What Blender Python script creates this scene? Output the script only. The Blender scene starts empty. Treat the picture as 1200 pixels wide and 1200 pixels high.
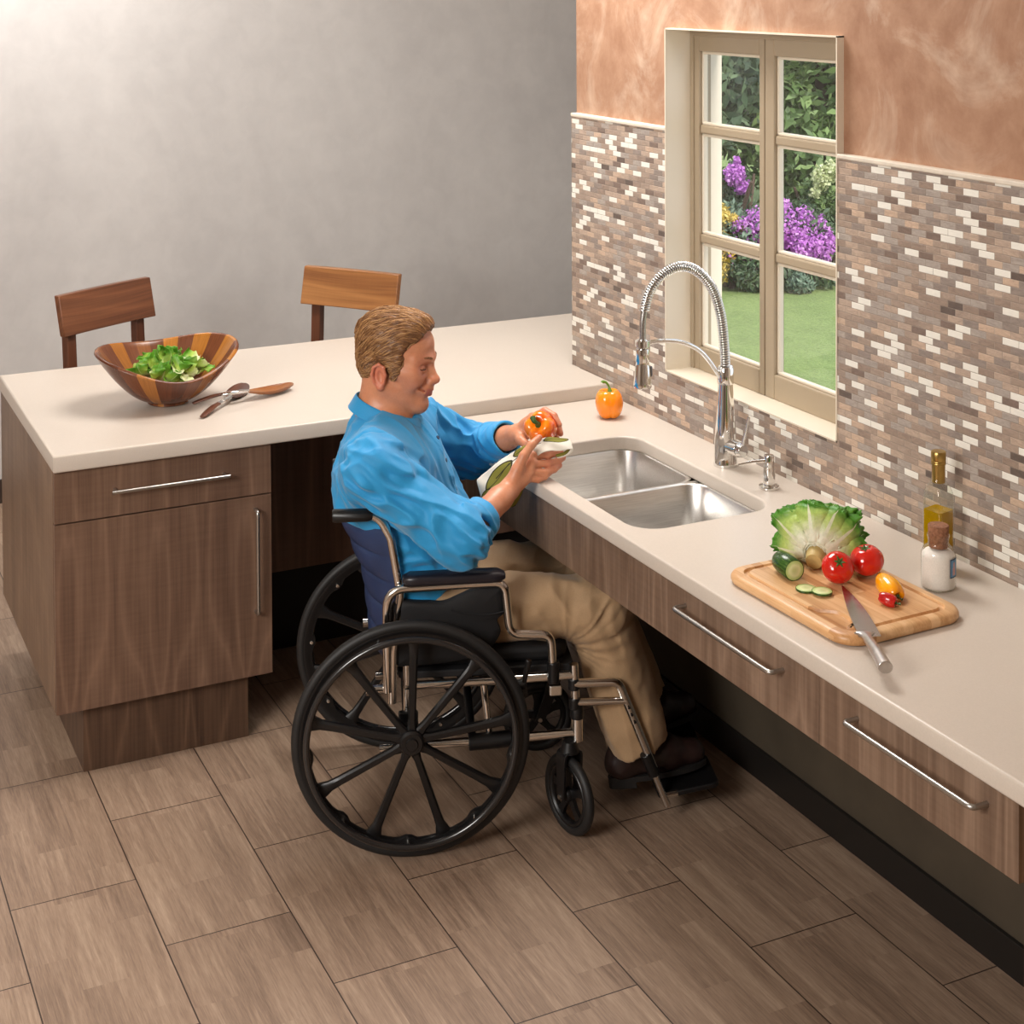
import bpy, bmesh, math, random
import numpy as np
from mathutils import Vector, Matrix, Euler
from math import sin, cos, pi, radians as R, sqrt
SC = bpy.context.scene
COL = SC.collection
rnd = random.Random(7)
MATW = {}          # world matrix of every root we make

def tag(o, label=None, cat=None, group=None, kind=None):
    if label: o['label'] = label
    if cat: o['category'] = cat
    if group: o['group'] = group
    if kind: o['kind'] = kind
    return o

def empty(name, loc, rz=0.0, label=None, cat=None, group=None, kind=None):
    o = bpy.data.objects.new(name, None)
    o.empty_display_size = .05
    COL.objects.link(o)
    o.location = loc
    o.rotation_euler = (0, 0, rz)
    MATW[o.name] = Matrix.Translation(Vector(loc)) @ Matrix.Rotation(rz, 4, 'Z')
    return tag(o, label, cat, group, kind)

def root_inv(o):
    """inverse of the world matrix of the thing an object belongs to"""
    while o is not None and o.name not in MATW:
        o = o.parent
    return MATW[o.name].inverted() if o is not None else Matrix.Identity(4)

class G:
    """collects verts and faces; build() links them as ONE mesh object"""
    def __init__(s):
        s.v = []; s.f = []; s.uv = {}
    def add(s, vs, fs, M=None):
        b = len(s.v)
        if M is not None: vs = [M @ Vector(p) for p in vs]
        s.v += [tuple(p) for p in vs]
        s.f += [tuple(i + b for i in f) for f in fs]
        return s
    def box(s, a, b, M=None):
        x0, y0, z0 = a; x1, y1, z1 = b
        x0, x1 = min(x0, x1), max(x0, x1); y0, y1 = min(y0, y1), max(y0, y1); z0, z1 = min(z0, z1), max(z0, z1)
        vs = [(x0,y0,z0),(x1,y0,z0),(x1,y1,z0),(x0,y1,z0),(x0,y0,z1),(x1,y0,z1),(x1,y1,z1),(x0,y1,z1)]
        return s.add(vs, [(0,3,2,1),(4,5,6,7),(0,1,5,4),(1,2,6,5),(2,3,7,6),(3,0,4,7)], M)
    def prism(s, poly, z0, z1, M=None):
        n = len(poly)
        vs = [(p[0], p[1], z0) for p in poly] + [(p[0], p[1], z1) for p in poly]
        fs = [tuple(range(n - 1, -1, -1)), tuple(range(n, 2 * n))]
        fs += [(i, (i + 1) % n, n + (i + 1) % n, n + i) for i in range(n)]
        return s.add(vs, fs, M)
    def rings(s, rings, close=True, cap=True, M=None):
        """loft through rings (lists of points of equal length)"""
        n = len(rings[0]); vs = [p for r in rings for p in r]; fs = []
        for k in range(len(rings) - 1):
            for i in range(n if close else n - 1):
                j = (i + 1) % n
                fs.append((k*n+i, k*n+j, (k+1)*n+j, (k+1)*n+i))
        if cap:
            fs.append(tuple(range(n - 1, -1, -1))); m = (len(rings) - 1) * n
            fs.append(tuple(range(m, m + n)))
        return s.add(vs, fs, M)
    def lathe(s, prof, n=40, M=None, cap=True):
        """prof: list of (r, z), spun round z"""
        return s.rings([[(r*cos(2*pi*i/n), r*sin(2*pi*i/n), z) for i in range(n)] for r, z in prof], True, cap, M)
    def tube(s, path, r, n=14, closed=False, cap=True, M=None):
        P = [Vector(p) for p in path]; m = len(P)
        rr = r if isinstance(r, (list, tuple)) else [r] * m
        T = []
        for i in range(m):
            if closed: t = P[(i+1) % m] - P[(i-1) % m]
            else: t = P[min(i+1, m-1)] - P[max(i-1, 0)]
            T.append(t.normalized())
        u = T[0].orthogonal().normalized(); rings = []
        for i in range(m):
            if i:
                q = T[i-1].rotation_difference(T[i]); u = q @ u
                u = (u - T[i] * u.dot(T[i])).normalized()
            w = T[i].cross(u)
            rings.append([P[i] + (u*cos(2*pi*k/n) + w*sin(2*pi*k/n)) * rr[i] for k in range(n)])
        if closed:
            # align the last ring with the first
            rings.append(rings[0]);
            best = min(range(n), key=lambda sft: sum((rings[-2][k] - rings[0][(k+sft) % n]).length for k in range(0, n, 3)))
            rings[-1] = [rings[0][(k+best) % n] for k in range(n)]
            return s.rings(rings, True, False, M)
        return s.rings(rings, True, cap, M)
    def cyl(s, a, b, r, r2=None, n=24, M=None):
        return s.tube([a, b], [r, r if r2 is None else r2], n, False, True, M)
    def sphere(s, c, r, n=20, m=12, M=None):
        if not isinstance(r, (tuple, list)): r = (r, r, r)
        rg = []
        for k in range(m + 1):
            t = -pi/2 + pi * (k + .02*(k == 0) - .02*(k == m)) / m
            rg.append([(c[0]+r[0]*cos(t)*cos(2*pi*i/n), c[1]+r[1]*cos(t)*sin(2*pi*i/n), c[2]+r[2]*sin(t)) for i in range(n)])
        return s.rings(rg, True, True, M)
    def build(s, name, mat, parent=None, smooth=40, bevel=0, seg=2, world=False, sub=0, solid=0):
        me = bpy.data.meshes.new(name)
        vs = s.v
        if world and parent is not None:
            I = root_inv(parent); vs = [I @ Vector(p) for p in vs]
        me.from_pydata([tuple(p) for p in vs], [], s.f)
        me.validate()
        bm = bmesh.new(); bm.from_mesh(me); bmesh.ops.recalc_face_normals(bm, faces=bm.faces); bm.to_mesh(me); bm.free()
        return link(name, me, mat, parent, smooth, bevel, seg, sub, solid)

def link(name, me, mat, parent=None, smooth=40, bevel=0, seg=2, sub=0, solid=0):
    me.materials.append(mat)
    if smooth:
        me.polygons.foreach_set('use_smooth', [True] * len(me.polygons))
        if smooth < 180: me.set_sharp_from_angle(angle=R(smooth))
    o = bpy.data.objects.new(name, me); COL.objects.link(o)
    if parent is not None: o.parent = parent
    if solid:
        md = o.modifiers.new('thick', 'SOLIDIFY'); md.thickness = solid; md.offset = 0
    if bevel:
        md = o.modifiers.new('bevel', 'BEVEL'); md.width = bevel; md.segments = seg; md.limit_method = 'ANGLE'; md.angle_limit = R(35)
        md.harden_normals = False
    if sub:
        md = o.modifiers.new('sub', 'SUBSURF'); md.levels = sub; md.render_levels = sub
    return o

def children(o): return [c for c in COL.objects if c.parent == o]
def copy_tree(o, parent=None):
    c = o.copy(); COL.objects.link(c); c.parent = parent
    for ch in children(o): copy_tree(ch, c)
    return c

def bez(pts, n=10):
    """Catmull-Rom through the points"""
    P = [Vector(p) for p in pts]; out = []
    for i in range(len(P) - 1):
        a = P[max(i-1, 0)]; b = P[i]; c = P[i+1]; d = P[min(i+2, len(P)-1)]
        for k in range(n):
            t = k / n
            out.append(.5 * ((2*b) + (c-a)*t + (2*a-5*b+4*c-d)*t*t + (3*b-a-3*c+d)*t**3))
    out.append(P[-1]); return out

def fillet(pts, r, n=6):
    """polyline with rounded corners of radius r (number or list)"""
    P = [Vector(p) for p in pts]; out = [P[0]]
    for i in range(1, len(P) - 1):
        rr = r[i-1] if isinstance(r, (list, tuple)) else r
        a = (P[i-1] - P[i]); b = (P[i+1] - P[i]); la, lb = a.length, b.length; a.normalize(); b.normalize()
        ang = a.angle(b)
        if ang > pi - .02: out.append(P[i]); continue
        d = min(rr / math.tan(ang/2), la*.49, lb*.49)
        p0 = P[i] + a*d; p2 = P[i] + b*d
        for k in range(n + 1):
            t = k / n; out.append((1-t)**2*p0 + 2*t*(1-t)*P[i] + t*t*p2)
    out.append(P[-1]); return out

def rrect(x0, y0, x1, y1, r, n=8):
    out = []
    for cx, cy, a0 in ((x1-r, y1-r, 0), (x0+r, y1-r, 90), (x0+r, y0+r, 180), (x1-r, y0+r, 270)):
        for k in range(n + 1):
            a = R(a0 + 90*k/n); out.append((cx + r*cos(a), cy + r*sin(a)))
    return out

def frame_from(o, x, z=(0,0,1)):
    """matrix with origin o, x axis along x, z close to z"""
    x = Vector(x).normalized(); z = Vector(z); y = z.cross(x).normalized(); z = x.cross(y)
    M = Matrix((x, y, z)).transposed().to_4x4(); M.translation = Vector(o); return M

# ------------------------------------------------------------------ materials
def srgb(r, g, b):
    f = lambda c: (c/255/12.92) if c/255 <= .04045 else ((c/255+.055)/1.055)**2.4
    return (f(r), f(g), f(b), 1)

class NT:
    def __init__(s, name):
        s.m = bpy.data.materials.new(name); s.m.use_nodes = True
        s.t = s.m.node_tree; s.t.nodes.clear()
        s.out = s.t.nodes.new('ShaderNodeOutputMaterial')
        s.b = s.n('ShaderNodeBsdfPrincipled'); s.l(s.b.outputs[0], s.out.inputs[0])
        s._co = None
    def n(s, typ, **kw):
        nd = s.t.nodes.new(typ)
        for k, v in kw.items(): setattr(nd, k, v)
        return nd
    def l(s, a, b): s.t.links.new(a, b)
    def put(s, inp, v):
        if hasattr(v, 'links') or isinstance(v, bpy.types.NodeSocket): s.l(v, inp)
        else: inp.default_value = v
    def co(s, kind='Object'):
        if s._co is None: s._co = s.n('ShaderNodeTexCoord')
        return s._co.outputs[kind]
    def math(s, op, a, b=0.0, c=0.0):
        nd = s.n('ShaderNodeMath', operation=op)
        for i, v in enumerate((a, b, c)): s.put(nd.inputs[i], v)
        return nd.outputs[0]
    def vec(s, op, a, b=(0,0,0)):
        nd = s.n('ShaderNodeVectorMath', operation=op)
        s.put(nd.inputs[0], a); s.put(nd.inputs[1], b); return nd.outputs[0]
    def sep(s, v):
        nd = s.n('ShaderNodeSeparateXYZ'); s.l(v, nd.inputs[0]); return nd.outputs
    def comb(s, x=0.0, y=0.0, z=0.0):
        nd = s.n('ShaderNodeCombineXYZ')
        for i, v in enumerate((x, y, z)): s.put(nd.inputs[i], v)
        return nd.outputs[0]
    def noise(s, v, scale=5, detail=3, rough=.5, dist=0.0, out=0):
        nd = s.n('ShaderNodeTexNoise'); s.put(nd.inputs['Vector'], v)
        nd.inputs['Scale'].default_value = scale; nd.inputs['Detail'].default_value = detail
        nd.inputs['Roughness'].default_value = rough; nd.inputs['Distortion'].default_value = dist
        return nd.outputs[out]
    def white(s, v, out=0):
        nd = s.n('ShaderNodeTexWhiteNoise', noise_dimensions='3D'); s.l(v, nd.inputs['Vector']); return nd.outputs[out]
    def ramp(s, f, stops, interp='LINEAR'):
        nd = s.n('ShaderNodeValToRGB'); s.l(f, nd.inputs[0]); e = nd.color_ramp.elements; nd.color_ramp.interpolation = interp
        while len(e) < len(stops): e.new(.5)
        for i, (p, c) in enumerate(stops): e[i].position = p; e[i].color = c
        return nd.outputs[0]
    def mix(s, f, a, b, mode='MIX'):
        nd = s.n('ShaderNodeMix', data_type='RGBA', blend_type=mode)
        s.put(nd.inputs[0], f); s.put(nd.inputs[6], a); s.put(nd.inputs[7], b); return nd.outputs[2]
    def bump(s, h, strength=.3, dist=.002):
        nd = s.n('ShaderNodeBump'); nd.inputs['Strength'].default_value = strength; nd.inputs['Distance'].default_value = dist
        s.l(h, nd.inputs['Height']); s.l(nd.outputs[0], s.b.inputs['Normal'])
    def set(s, col=None, rough=None, metal=None, **kw):
        if col is not None: s.put(s.b.inputs['Base Color'], col)
        if rough is not None: s.put(s.b.inputs['Roughness'], rough)
        if metal is not None: s.put(s.b.inputs['Metallic'], metal)
        for k, v in kw.items(): s.put(s.b.inputs[k.replace('_', ' ')], v)
        return s.m

def plain(name, col, rough=.5, metal=0, nscale=0, namt=.08, bump=0, bscale=200, **kw):
    """one colour with a faint uneven tone and, if asked, a fine surface grain"""
    t = NT(name)
    c = col
    if nscale:
        f = t.noise(t.co(), nscale, 4, .6)
        d = tuple(x*(1-namt) for x in col[:3]) + (1,); u = tuple(min(1, x*(1+namt)) for x in col[:3]) + (1,)
        c = t.ramp(f, [(.3, d), (.7, u)])
    t.set(c, rough, metal, **kw)
    if bump: t.bump(t.noise(t.co(), bscale, 3), bump, .001)
    return t.m

def walnut(name, light, mid, dark, axis='Z', flitch=.17, ring=9.0, rough=.42, seed=0.0, curl=.35):
    """veneer: book matched flitches, contour-line cathedrals, fine pores, curl across the grain"""
    t = NT(name)
    x, y, z = t.sep(t.co())[:3]
    g = {'X': x, 'Y': y, 'Z': z}[axis]
    if axis == 'Z': a, b = t.math('ADD', x, y), t.math('MULTIPLY', y, .15)
    elif axis == 'X': a, b = t.math('ADD', z, y), t.math('MULTIPLY', y, .15)
    else: a, b = t.math('ADD', x, z), t.math('MULTIPLY', z, .15)
    a2 = t.math('PINGPONG', t.math('ADD', a, 10.03 + seed), flitch/2)
    base = t.comb(a2, b, t.math('MULTIPLY', g, .10))
    base = t.vec('ADD', base, (seed*3.1, 1.7, seed))
    n1 = t.noise(base, 5.4, 1.5, .45)
    ringf = t.math('FRACT', t.math('MULTIPLY', n1, ring))
    pale = tuple(min(1, q*1.30) for q in light[:3]) + (1,)
    c1 = t.ramp(ringf, [(0, pale), (.07, light), (.20, mid), (.62, dark), (.82, mid), (.94, light), (1, pale)])
    fib = t.noise(t.comb(t.math('MULTIPLY', a, 120), t.math('MULTIPLY', b, 120), t.math('MULTIPLY', g, 2.5)), 1, 3, .6)
    c2 = t.mix(.45, c1, t.ramp(fib, [(.36, dark), (.64, light)]))
    cu = t.noise(t.comb(t.math('MULTIPLY', a, 6), b, t.math('MULTIPLY', g, 95)), 1, 2, .5)
    c3 = t.mix(curl*.6, c2, t.ramp(cu, [(.35, mid), (.62, light)]), 'MIX')
    wide = t.noise(t.comb(t.math('MULTIPLY', a, 9), b, t.math('MULTIPLY', g, .4)), 1.6, 2)
    c4 = t.mix(.25, c3, t.ramp(wide, [(.33, dark), (.66, light)]))
    t.set(c4, rough)
    t.bump(fib, .12, .0006)
    return t.m
# ------------------------------------------------------------------ sizes read off the photo
ZP, ZS = .914, .871          # tops of the peninsula and of the sink counter
XL, YB = -1.753, 1.0         # peninsula left end, back edge
XS = -.614                   # front edge of the sink counter
YT = .28                     # far end of the tiled wall
WX = .18                     # thickness of the tiled wall
WY0, WY1, WZ0, WZ1 = -1.150, -.318, 1.022, 2.06   # window opening
Y_END = -5.6

# ---- floor
t = NT('floor_tile')
x, y, z = t.sep(t.co())[:3]
ix = t.math('FLOOR', t.math('DIVIDE', t.math('ADD', x, 1.657), .2985))
off = t.math('MULTIPLY', t.math('MODULO', t.math('ABSOLUTE', ix), 2.0), .30)
yy = t.math('ADD', t.math('SUBTRACT', y, .365), off)
iy = t.math('FLOOR', t.math('DIVIDE', yy, .60))
fx = t.math('FRACT', t.math('DIVIDE', t.math('ADD', x, 1.657), .2985)); fy = t.math('FRACT', t.math('DIVIDE', yy, .60))
ex = t.math('MULTIPLY', t.math('SUBTRACT', .5, t.math('ABSOLUTE', t.math('SUBTRACT', fx, .5))), .2985)
ey = t.math('MULTIPLY', t.math('SUBTRACT', .5, t.math('ABSOLUTE', t.math('SUBTRACT', fy, .5))), .60)
edge = t.math('MINIMUM', ex, ey)
seam = t.math('LESS_THAN', edge, .0016)
rid = t.white(t.comb(ix, iy, 1.0))
# each tile carries prints of boards: a finer cell inside
jx = t.math('FLOOR', t.math('MULTIPLY', fx, 3.0)); jy = t.math('FLOOR', t.math('ADD', t.math('MULTIPLY', fy, 1.7), t.math('MULTIPLY', jx, .37)))
rid2 = t.white(t.comb(t.math('ADD', t.math('MULTIPLY', ix, 3.0), jx), t.math('ADD', t.math('MULTIPLY', iy, 5.0), jy), 2.0))
gx = t.math('ADD', t.math('MULTIPLY', x, 120), t.math('MULTIPLY', rid, 40))
gr = t.noise(t.comb(gx, t.math('MULTIPLY', y, 5), t.math('MULTIPLY', rid2, 20)), 1, 4, .65, .6)
gr2 = t.noise(t.comb(t.math('MULTIPLY', x, 22), t.math('MULTIPLY', y, 1.6), t.math('MULTIPLY', rid2, 9)), 1, 3, .5, .8)
gr3 = t.noise(t.comb(t.math('MULTIPLY', x, 420), t.math('MULTIPLY', y, 26), rid2), 1, 2, .5, .5)
tone = t.math('ADD', t.math('MULTIPLY', gr, .36), t.math('ADD', t.math('MULTIPLY', gr2, .34), t.math('ADD', t.math('MULTIPLY', gr3, .22), t.math('MULTIPLY', rid2, .07))))
cw = t.ramp(tone, [(.34, srgb(118, 96, 80)), (.50, srgb(152, 127, 107)), (.68, srgb(184, 159, 136))])
t.set(t.mix(seam, cw, srgb(58, 42, 34)), .46)
t.bump(t.math('SUBTRACT', t.math('MULTIPLY', tone, .25), seam), .25, .0015)
FLOOR = t.m
tag(G().box((-5.2, Y_END, -.05), (WX, YT, 0)).box((-5.2, YT, -.05), (2.6, 2.75, 0)).build('floor', FLOOR, smooth=0), kind='structure')

# ---- plain walls
t = NT('grey_backdrop')
f = t.noise(t.vec('MULTIPLY', t.co(), (1, 1, .6)), 1.6, 5, .6, .8)
f2 = t.noise(t.co(), 9, 4, .6, .4)
t.set(t.mix(.35, t.ramp(f, [(.3, srgb(180, 176, 173)), (.7, srgb(200, 196, 192))]), t.ramp(f2, [(.35, srgb(178, 173, 170)), (.65, srgb(196, 191, 187))])), .9)
BACKDROP = t.m
WALLPAINT = plain('wall_paint', srgb(196, 186, 174), .85, nscale=2, namt=.03)
CEIL = plain('ceiling_paint', srgb(205, 200, 192), .9, nscale=2, namt=.02)
yb = 2.55
xe = WX + (yb - YT) * .51
tag(G().box((-5.2, yb, 0), (xe, yb + .1, 3.4)).build('wall_back', BACKDROP, smooth=0), kind='structure')
# unseen slanted wall, added to keep daylight out between tiled wall and backdrop
tag(G().prism([(WX - .08, YT - .02), (WX, YT - .02), (xe + .06, yb + .1), (xe - .02, yb + .1)], 0, 3.4).build('wall_daylight_block', BACKDROP, smooth=0), kind='structure')
tag(G().box((-5.3, Y_END, 0), (-5.2, yb + .1, 3.4)).build('wall_left', WALLPAINT, smooth=0), kind='structure')
tag(G().box((-5.3, Y_END - .1, 0), (WX, Y_END, 3.4)).build('wall_front', WALLPAINT, smooth=0), kind='structure')
tag(G().box((-5.3, Y_END - .1, 3.4), (WX, YT, 3.5)).prism([(-5.3, YT), (WX, YT), (xe + .06, yb + .1), (-5.3, yb + .1)], 3.4, 3.5).build('ceiling', CEIL, smooth=0), kind='structure')
tag(G().box((-5.2, yb - .014, 0), (xe - .02, yb, .10)).build('baseboard_back', plain('board_dark', srgb(52, 38, 32), .5), smooth=0, bevel=.003), kind='structure')

# ---- mosaic of split stone bricks on the sink wall
t = NT('stone_mosaic')
x, y, z = t.sep(t.co())[:3]
TW, TH, GW = .0503, .0166, .0011
row = t.math('FLOOR', t.math('DIVIDE', z, TH))
yy = t.math('ADD', t.math('ADD', y, 6.011), t.math('MULTIPLY', t.math('MODULO', t.math('ABSOLUTE', row), 2.0), TW/2))
colm = t.math('FLOOR', t.math('DIVIDE', yy, TW))
fy = t.math('FRACT', t.math('DIVIDE', yy, TW)); fz = t.math('FRACT', t.math('DIVIDE', z, TH))
dy = t.math('MULTIPLY', t.math('SUBTRACT', .5, t.math('ABSOLUTE', t.math('SUBTRACT', fy, .5))), TW)
dz = t.math('MULTIPLY', t.math('SUBTRACT', .5, t.math('ABSOLUTE', t.math('SUBTRACT', fz, .5))), TH)
ed = t.math('MINIMUM', dy, dz)
gm = t.math('LESS_THAN', ed, GW/2)
cell = t.comb(colm, row, 3.0)
r1 = t.white(cell); r2 = t.white(t.comb(colm, row, 8.0))
tc = t.ramp(r1, [(0, srgb(230, 226, 216)), (.16, srgb(190, 166, 146)), (.25, srgb(178, 158, 142)), (.38, srgb(160, 142, 128)), (.54, srgb(148, 130, 117)), (.66, srgb(164, 154, 146)), (.82, srgb(142, 130, 122)), (.935, srgb(124, 107, 97)), (.98, srgb(100, 87, 80))], 'CONSTANT')
vein = t.noise(t.comb(t.math('ADD', t.math('MULTIPLY', y, 38), t.math('MULTIPLY', r2, 50)), t.math('MULTIPLY', z, 120), r1), 1, 4, .6, 1.2)
white_tile = t.math('LESS_THAN', r1, .17)
amt = t.math('SUBTRACT', .55, t.math('MULTIPLY', white_tile, .42))
tc2 = t.mix(amt, tc, t.mix(1.0, tc, t.ramp(vein, [(.3, (.62, .58, .56, 1)), (.7, (1.25, 1.2, 1.15, 1))]), 'MULTIPLY'))
tc3 = t.mix(gm, tc2, srgb(138, 124, 112))
t.set(tc3, .38)
h = t.math('ADD', t.math('MINIMUM', t.math('DIVIDE', ed, .0016), 1.0), t.math('ADD', t.math('MULTIPLY', r2, .5), t.math('MULTIPLY', vein, .25)))
t.bump(h, .5, .0018)
MOSAIC = t.m
PLASTER_TAN = plain('cream_paint', srgb(226, 214, 194), .5, nscale=3, namt=.02)
ZT = 1.749
g = G()
for a, b in (((WY1, .86), (YT, ZT)), ((Y_END, .86), (WY0, ZT)), ((WY0, .86), (WY1, WZ0))):
    g.box((0, a[0], a[1]), (.02, b[0], b[1]))
tag(g.build('wall_right', MOSAIC, smooth=0), kind='structure')
# wall body behind and above the mosaic
t = NT('rust_plaster')
f = t.noise(t.co(), 3.2, 6, .65, .9)
f2 = t.noise(t.co(), 14, 4, .6)
t.set(t.mix(.3, t.ramp(f, [(.34, srgb(146, 104, 78)), (.5, srgb(162, 122, 96)), (.68, srgb(196, 170, 148))]), t.ramp(f2, [(.35, srgb(140, 100, 74)), (.65, srgb(186, 150, 122))])), .8)
t.bump(f2, .2, .003)
RUST = t.m
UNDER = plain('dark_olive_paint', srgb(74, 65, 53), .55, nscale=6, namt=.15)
g = G()
g.box((.02, WY1, ZT), (WX, YT, 3.4)).box((.02, Y_END, ZT), (WX, WY0, 3.4)).box((.02, WY0, WZ1), (WX, WY1, 3.4))
tag(g.build('wall_upper', RUST, smooth=0), kind='structure')
g = G()
g.box((.02, WY1, .86), (WX, YT, ZT)).box((.02, Y_END, .86), (WX, WY0, ZT)).box((.02, WY0, .86), (WX, WY1, WZ0))
tag(g.build('wall_core', PLASTER_TAN, smooth=0), kind='structure')
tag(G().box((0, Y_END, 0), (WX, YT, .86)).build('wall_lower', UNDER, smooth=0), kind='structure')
tag(G().box((-.012, Y_END, 0), (0, YT, .085)).build('baseboard_right', plain('baseboard_black', srgb(26, 23, 21), .45), smooth=0, bevel=.002), kind='structure')
# plaster lip on top of the mosaic
tag(G().box((-.004, Y_END, ZT), (.03, WY0, ZT + .012)).box((-.004, WY1, ZT), (.03, YT, ZT + .012)).build('trim_1', plain('pale_lip', srgb(212, 200, 184), .7, nscale=20, namt=.08), smooth=0, bevel=.003), kind='structure')

# ---- window: liner, two casements of two lights each
SHADED_TAN = plain('shaded_tan_paint', srgb(164, 147, 123), .42, nscale=4, namt=.03)  # darker tone carries the shade on the room side of the sashes
CREAM = plain('cream_window_paint', srgb(222, 210, 190), .45, nscale=4, namt=.02)
win = empty('window_1', (0, (WY0+WY1)/2, WZ0), kind='structure')
g = G()
e = .004
g.box((-.002, WY0, WZ0 - .0), (WX + .02, WY1, WZ0 + .004)).box((-.002, WY1 - .004, WZ0), (WX + .02, WY1, WZ1)).box((-.002, WY0, WZ0), (WX + .02, WY0 + .004, WZ1)).box((-.002, WY0, WZ1 - .004), (WX + .02, WY1, WZ1))
g.build('window_sill', CREAM, win, world=True, smooth=0)
def sash(y0, y1, x0=.09, x1=.125, st=.045, sm=.024, br=.074):
    # y0<y1 ; st: stile by the jamb, sm: meeting stile
    g = G()
    lo, hi = (y0 + (sm if y1 > -.5 else st)), (y1 - (.027 if y1 > -.5 else .043))
    g.box((x0, y0, WZ0 + .004), (x1, lo, WZ1 - .004)).box((x0, hi, WZ0 + .004), (x1, y1, WZ1 - .004))
    g.box((x0, lo, WZ0 + .004), (x1, hi, WZ0 + br)).box((x0, lo, WZ1 - .07), (x1, hi, WZ1 - .004))
    fr = g.build('casement_frame', SHADED_TAN, win, world=True, smooth=0, bevel=.003)
    for zb in (1.412, 1.742):
        G().box((x0 + .004, lo, zb), (x1 - .004, hi, zb + .026)).build('glazing_bar', SHADED_TAN, win, world=True, smooth=0, bevel=.005, seg=2)
    # glazing bead round every light
    zs = [WZ0 + br, 1.412, 1.438, 1.742, 1.768, WZ1 - .07]
    for a, b in ((0, 1), (2, 3), (4, 5)):
        q = G(); w = .009
        q.box((x0+.010, lo, zs[a]), (x1-.008, lo + w, zs[b])).box((x0+.010, hi - w, zs[a]), (x1-.008, hi, zs[b]))
        q.box((x0+.010, lo, zs[a]), (x1-.008, hi, zs[a] + w)).box((x0+.010, lo, zs[b] - w), (x1-.008, hi, zs[b]))
        q.build('bead', CREAM, win, world=True, smooth=0, bevel=.003)
        G().box((x0+.017, lo + .004, zs[a] + .004), (x0 + .020, hi - .004, zs[b] - .004)).build('pane', GLASS, win, world=True, smooth=0)
t = NT('window_glass')
tr = t.n('ShaderNodeBsdfTransparent'); gl = t.n('ShaderNodeBsdfGlossy'); gl.inputs['Roughness'].default_value = .02
lw = t.n('ShaderNodeLayerWeight'); frv = t.math('ADD', .03, t.math('MULTIPLY', t.math('POWER', lw.outputs['Facing'], 4.0), .6))
mx = t.n('ShaderNodeMixShader'); t.l(frv, mx.inputs[0]); t.l(tr.outputs[0], mx.inputs[1]); t.l(gl.outputs[0], mx.inputs[2])
t.l(mx.outputs[0], t.out.inputs[0])
GLASS = t.m
YM = -.704
sash(YM + .002, WY1 - .02); sash(WY0 + .02, YM - .002)
g = G()
g.box((.085, WY1 - .022, WZ0 + .004), (.15, WY1 - .004, WZ1 - .004)).box((.085, WY0 + .004, WZ0 + .004), (.15, WY0 + .022, WZ1 - .004)).box((.085, WY0 + .02, WZ1 - .024), (.15, WY1 - .02, WZ1 - .004))
g.build('window_frame', SHADED_TAN, win, world=True, smooth=0, bevel=.002)
# ------------------------------------------------------------------ worktops
t = NT('solid_surface')
f = t.noise(t.co(), 260, 2, .6); f2 = t.noise(t.co(), 3, 3)
t.set(t.mix(.5, t.ramp(f, [(.35, srgb(203, 191, 178)), (.65, srgb(211, 199, 186))]), t.ramp(f2, [(.3, srgb(204, 192, 179)), (.7, srgb(210, 198, 185))])), .34)
SOLID = t.m
STEEL_BAR = plain('brushed_steel_bar', (.50, .48, .45, 1), .33, 1, nscale=60, namt=.06)
t = NT('brushed_sink_steel')
x, y, z = t.sep(t.co())[:3]
f = t.noise(t.comb(t.math('MULTIPLY', x, 12), t.math('MULTIPLY', y, 500), t.math('MULTIPLY', z, 300)), 1, 3, .6)
t.set(t.ramp(f, [(.3, (.66, .64, .61, 1)), (.7, (.80, .78, .75, 1))]), .33, 1)
t.bump(f, .08, .0004)
SINKSTEEL = t.m
CHROME = plain('polished_chrome', (.78, .77, .75, 1), .06, 1, nscale=30, namt=.02)

def plate_with_hole(name, outer, hole, z0, z1, mat, parent, bevel):
    """flat slab with an optional hole, edges rounded"""
    cu = bpy.data.curves.new(name, 'CURVE'); cu.dimensions = '2D'; cu.fill_mode = 'BOTH'
    for poly in [outer] + ([hole] if hole else []):
        sp = cu.splines.new('POLY'); sp.points.add(len(poly) - 1)
        for p, q in zip(sp.points, poly): p.co = (q[0], q[1], 0, 1)
        sp.use_cyclic_u = True
    cu.extrude = (z1 - z0)/2 - bevel; cu.bevel_depth = bevel; cu.bevel_resolution = 3; cu.offset = -bevel
    o = bpy.data.objects.new('tmp_curve', cu); COL.objects.link(o)
    dg = bpy.context.evaluated_depsgraph_get()
    me = bpy.data.meshes.new_from_object(o.evaluated_get(dg))
    bpy.data.objects.remove(o); bpy.data.curves.remove(cu)
    me.name = name; me.materials.clear()
    I = root_inv(parent) if parent is not None else Matrix.Identity(4)
    me.transform(I @ Matrix.Translation((0, 0, (z0 + z1)/2)))
    return link(name, me, mat, parent, 50)

pen = plate_with_hole('peninsula_countertop', [(XL, 0), (-.001, 0), (-.001, YT + .002), (.095, YT + .002), (.44, YB - .02), (.44, YB), (XL, YB)], None, ZP - .048, ZP, SOLID, None, .006)
tag(pen, 'long cream stone countertop carrying the wooden salad bowl and two spoons', 'countertop')
hole = rrect(-.562, -1.118, -.165, -.392, .075)
snk = plate_with_hole('sink_countertop', [(XS, -3.6), (-.001, -3.6), (-.001, -.001), (XS, -.001)], hole, ZS - .040, ZS, SOLID, None, .006)
tag(snk, 'lower cream countertop with a sink cut into it, running below the window', 'countertop')

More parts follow.
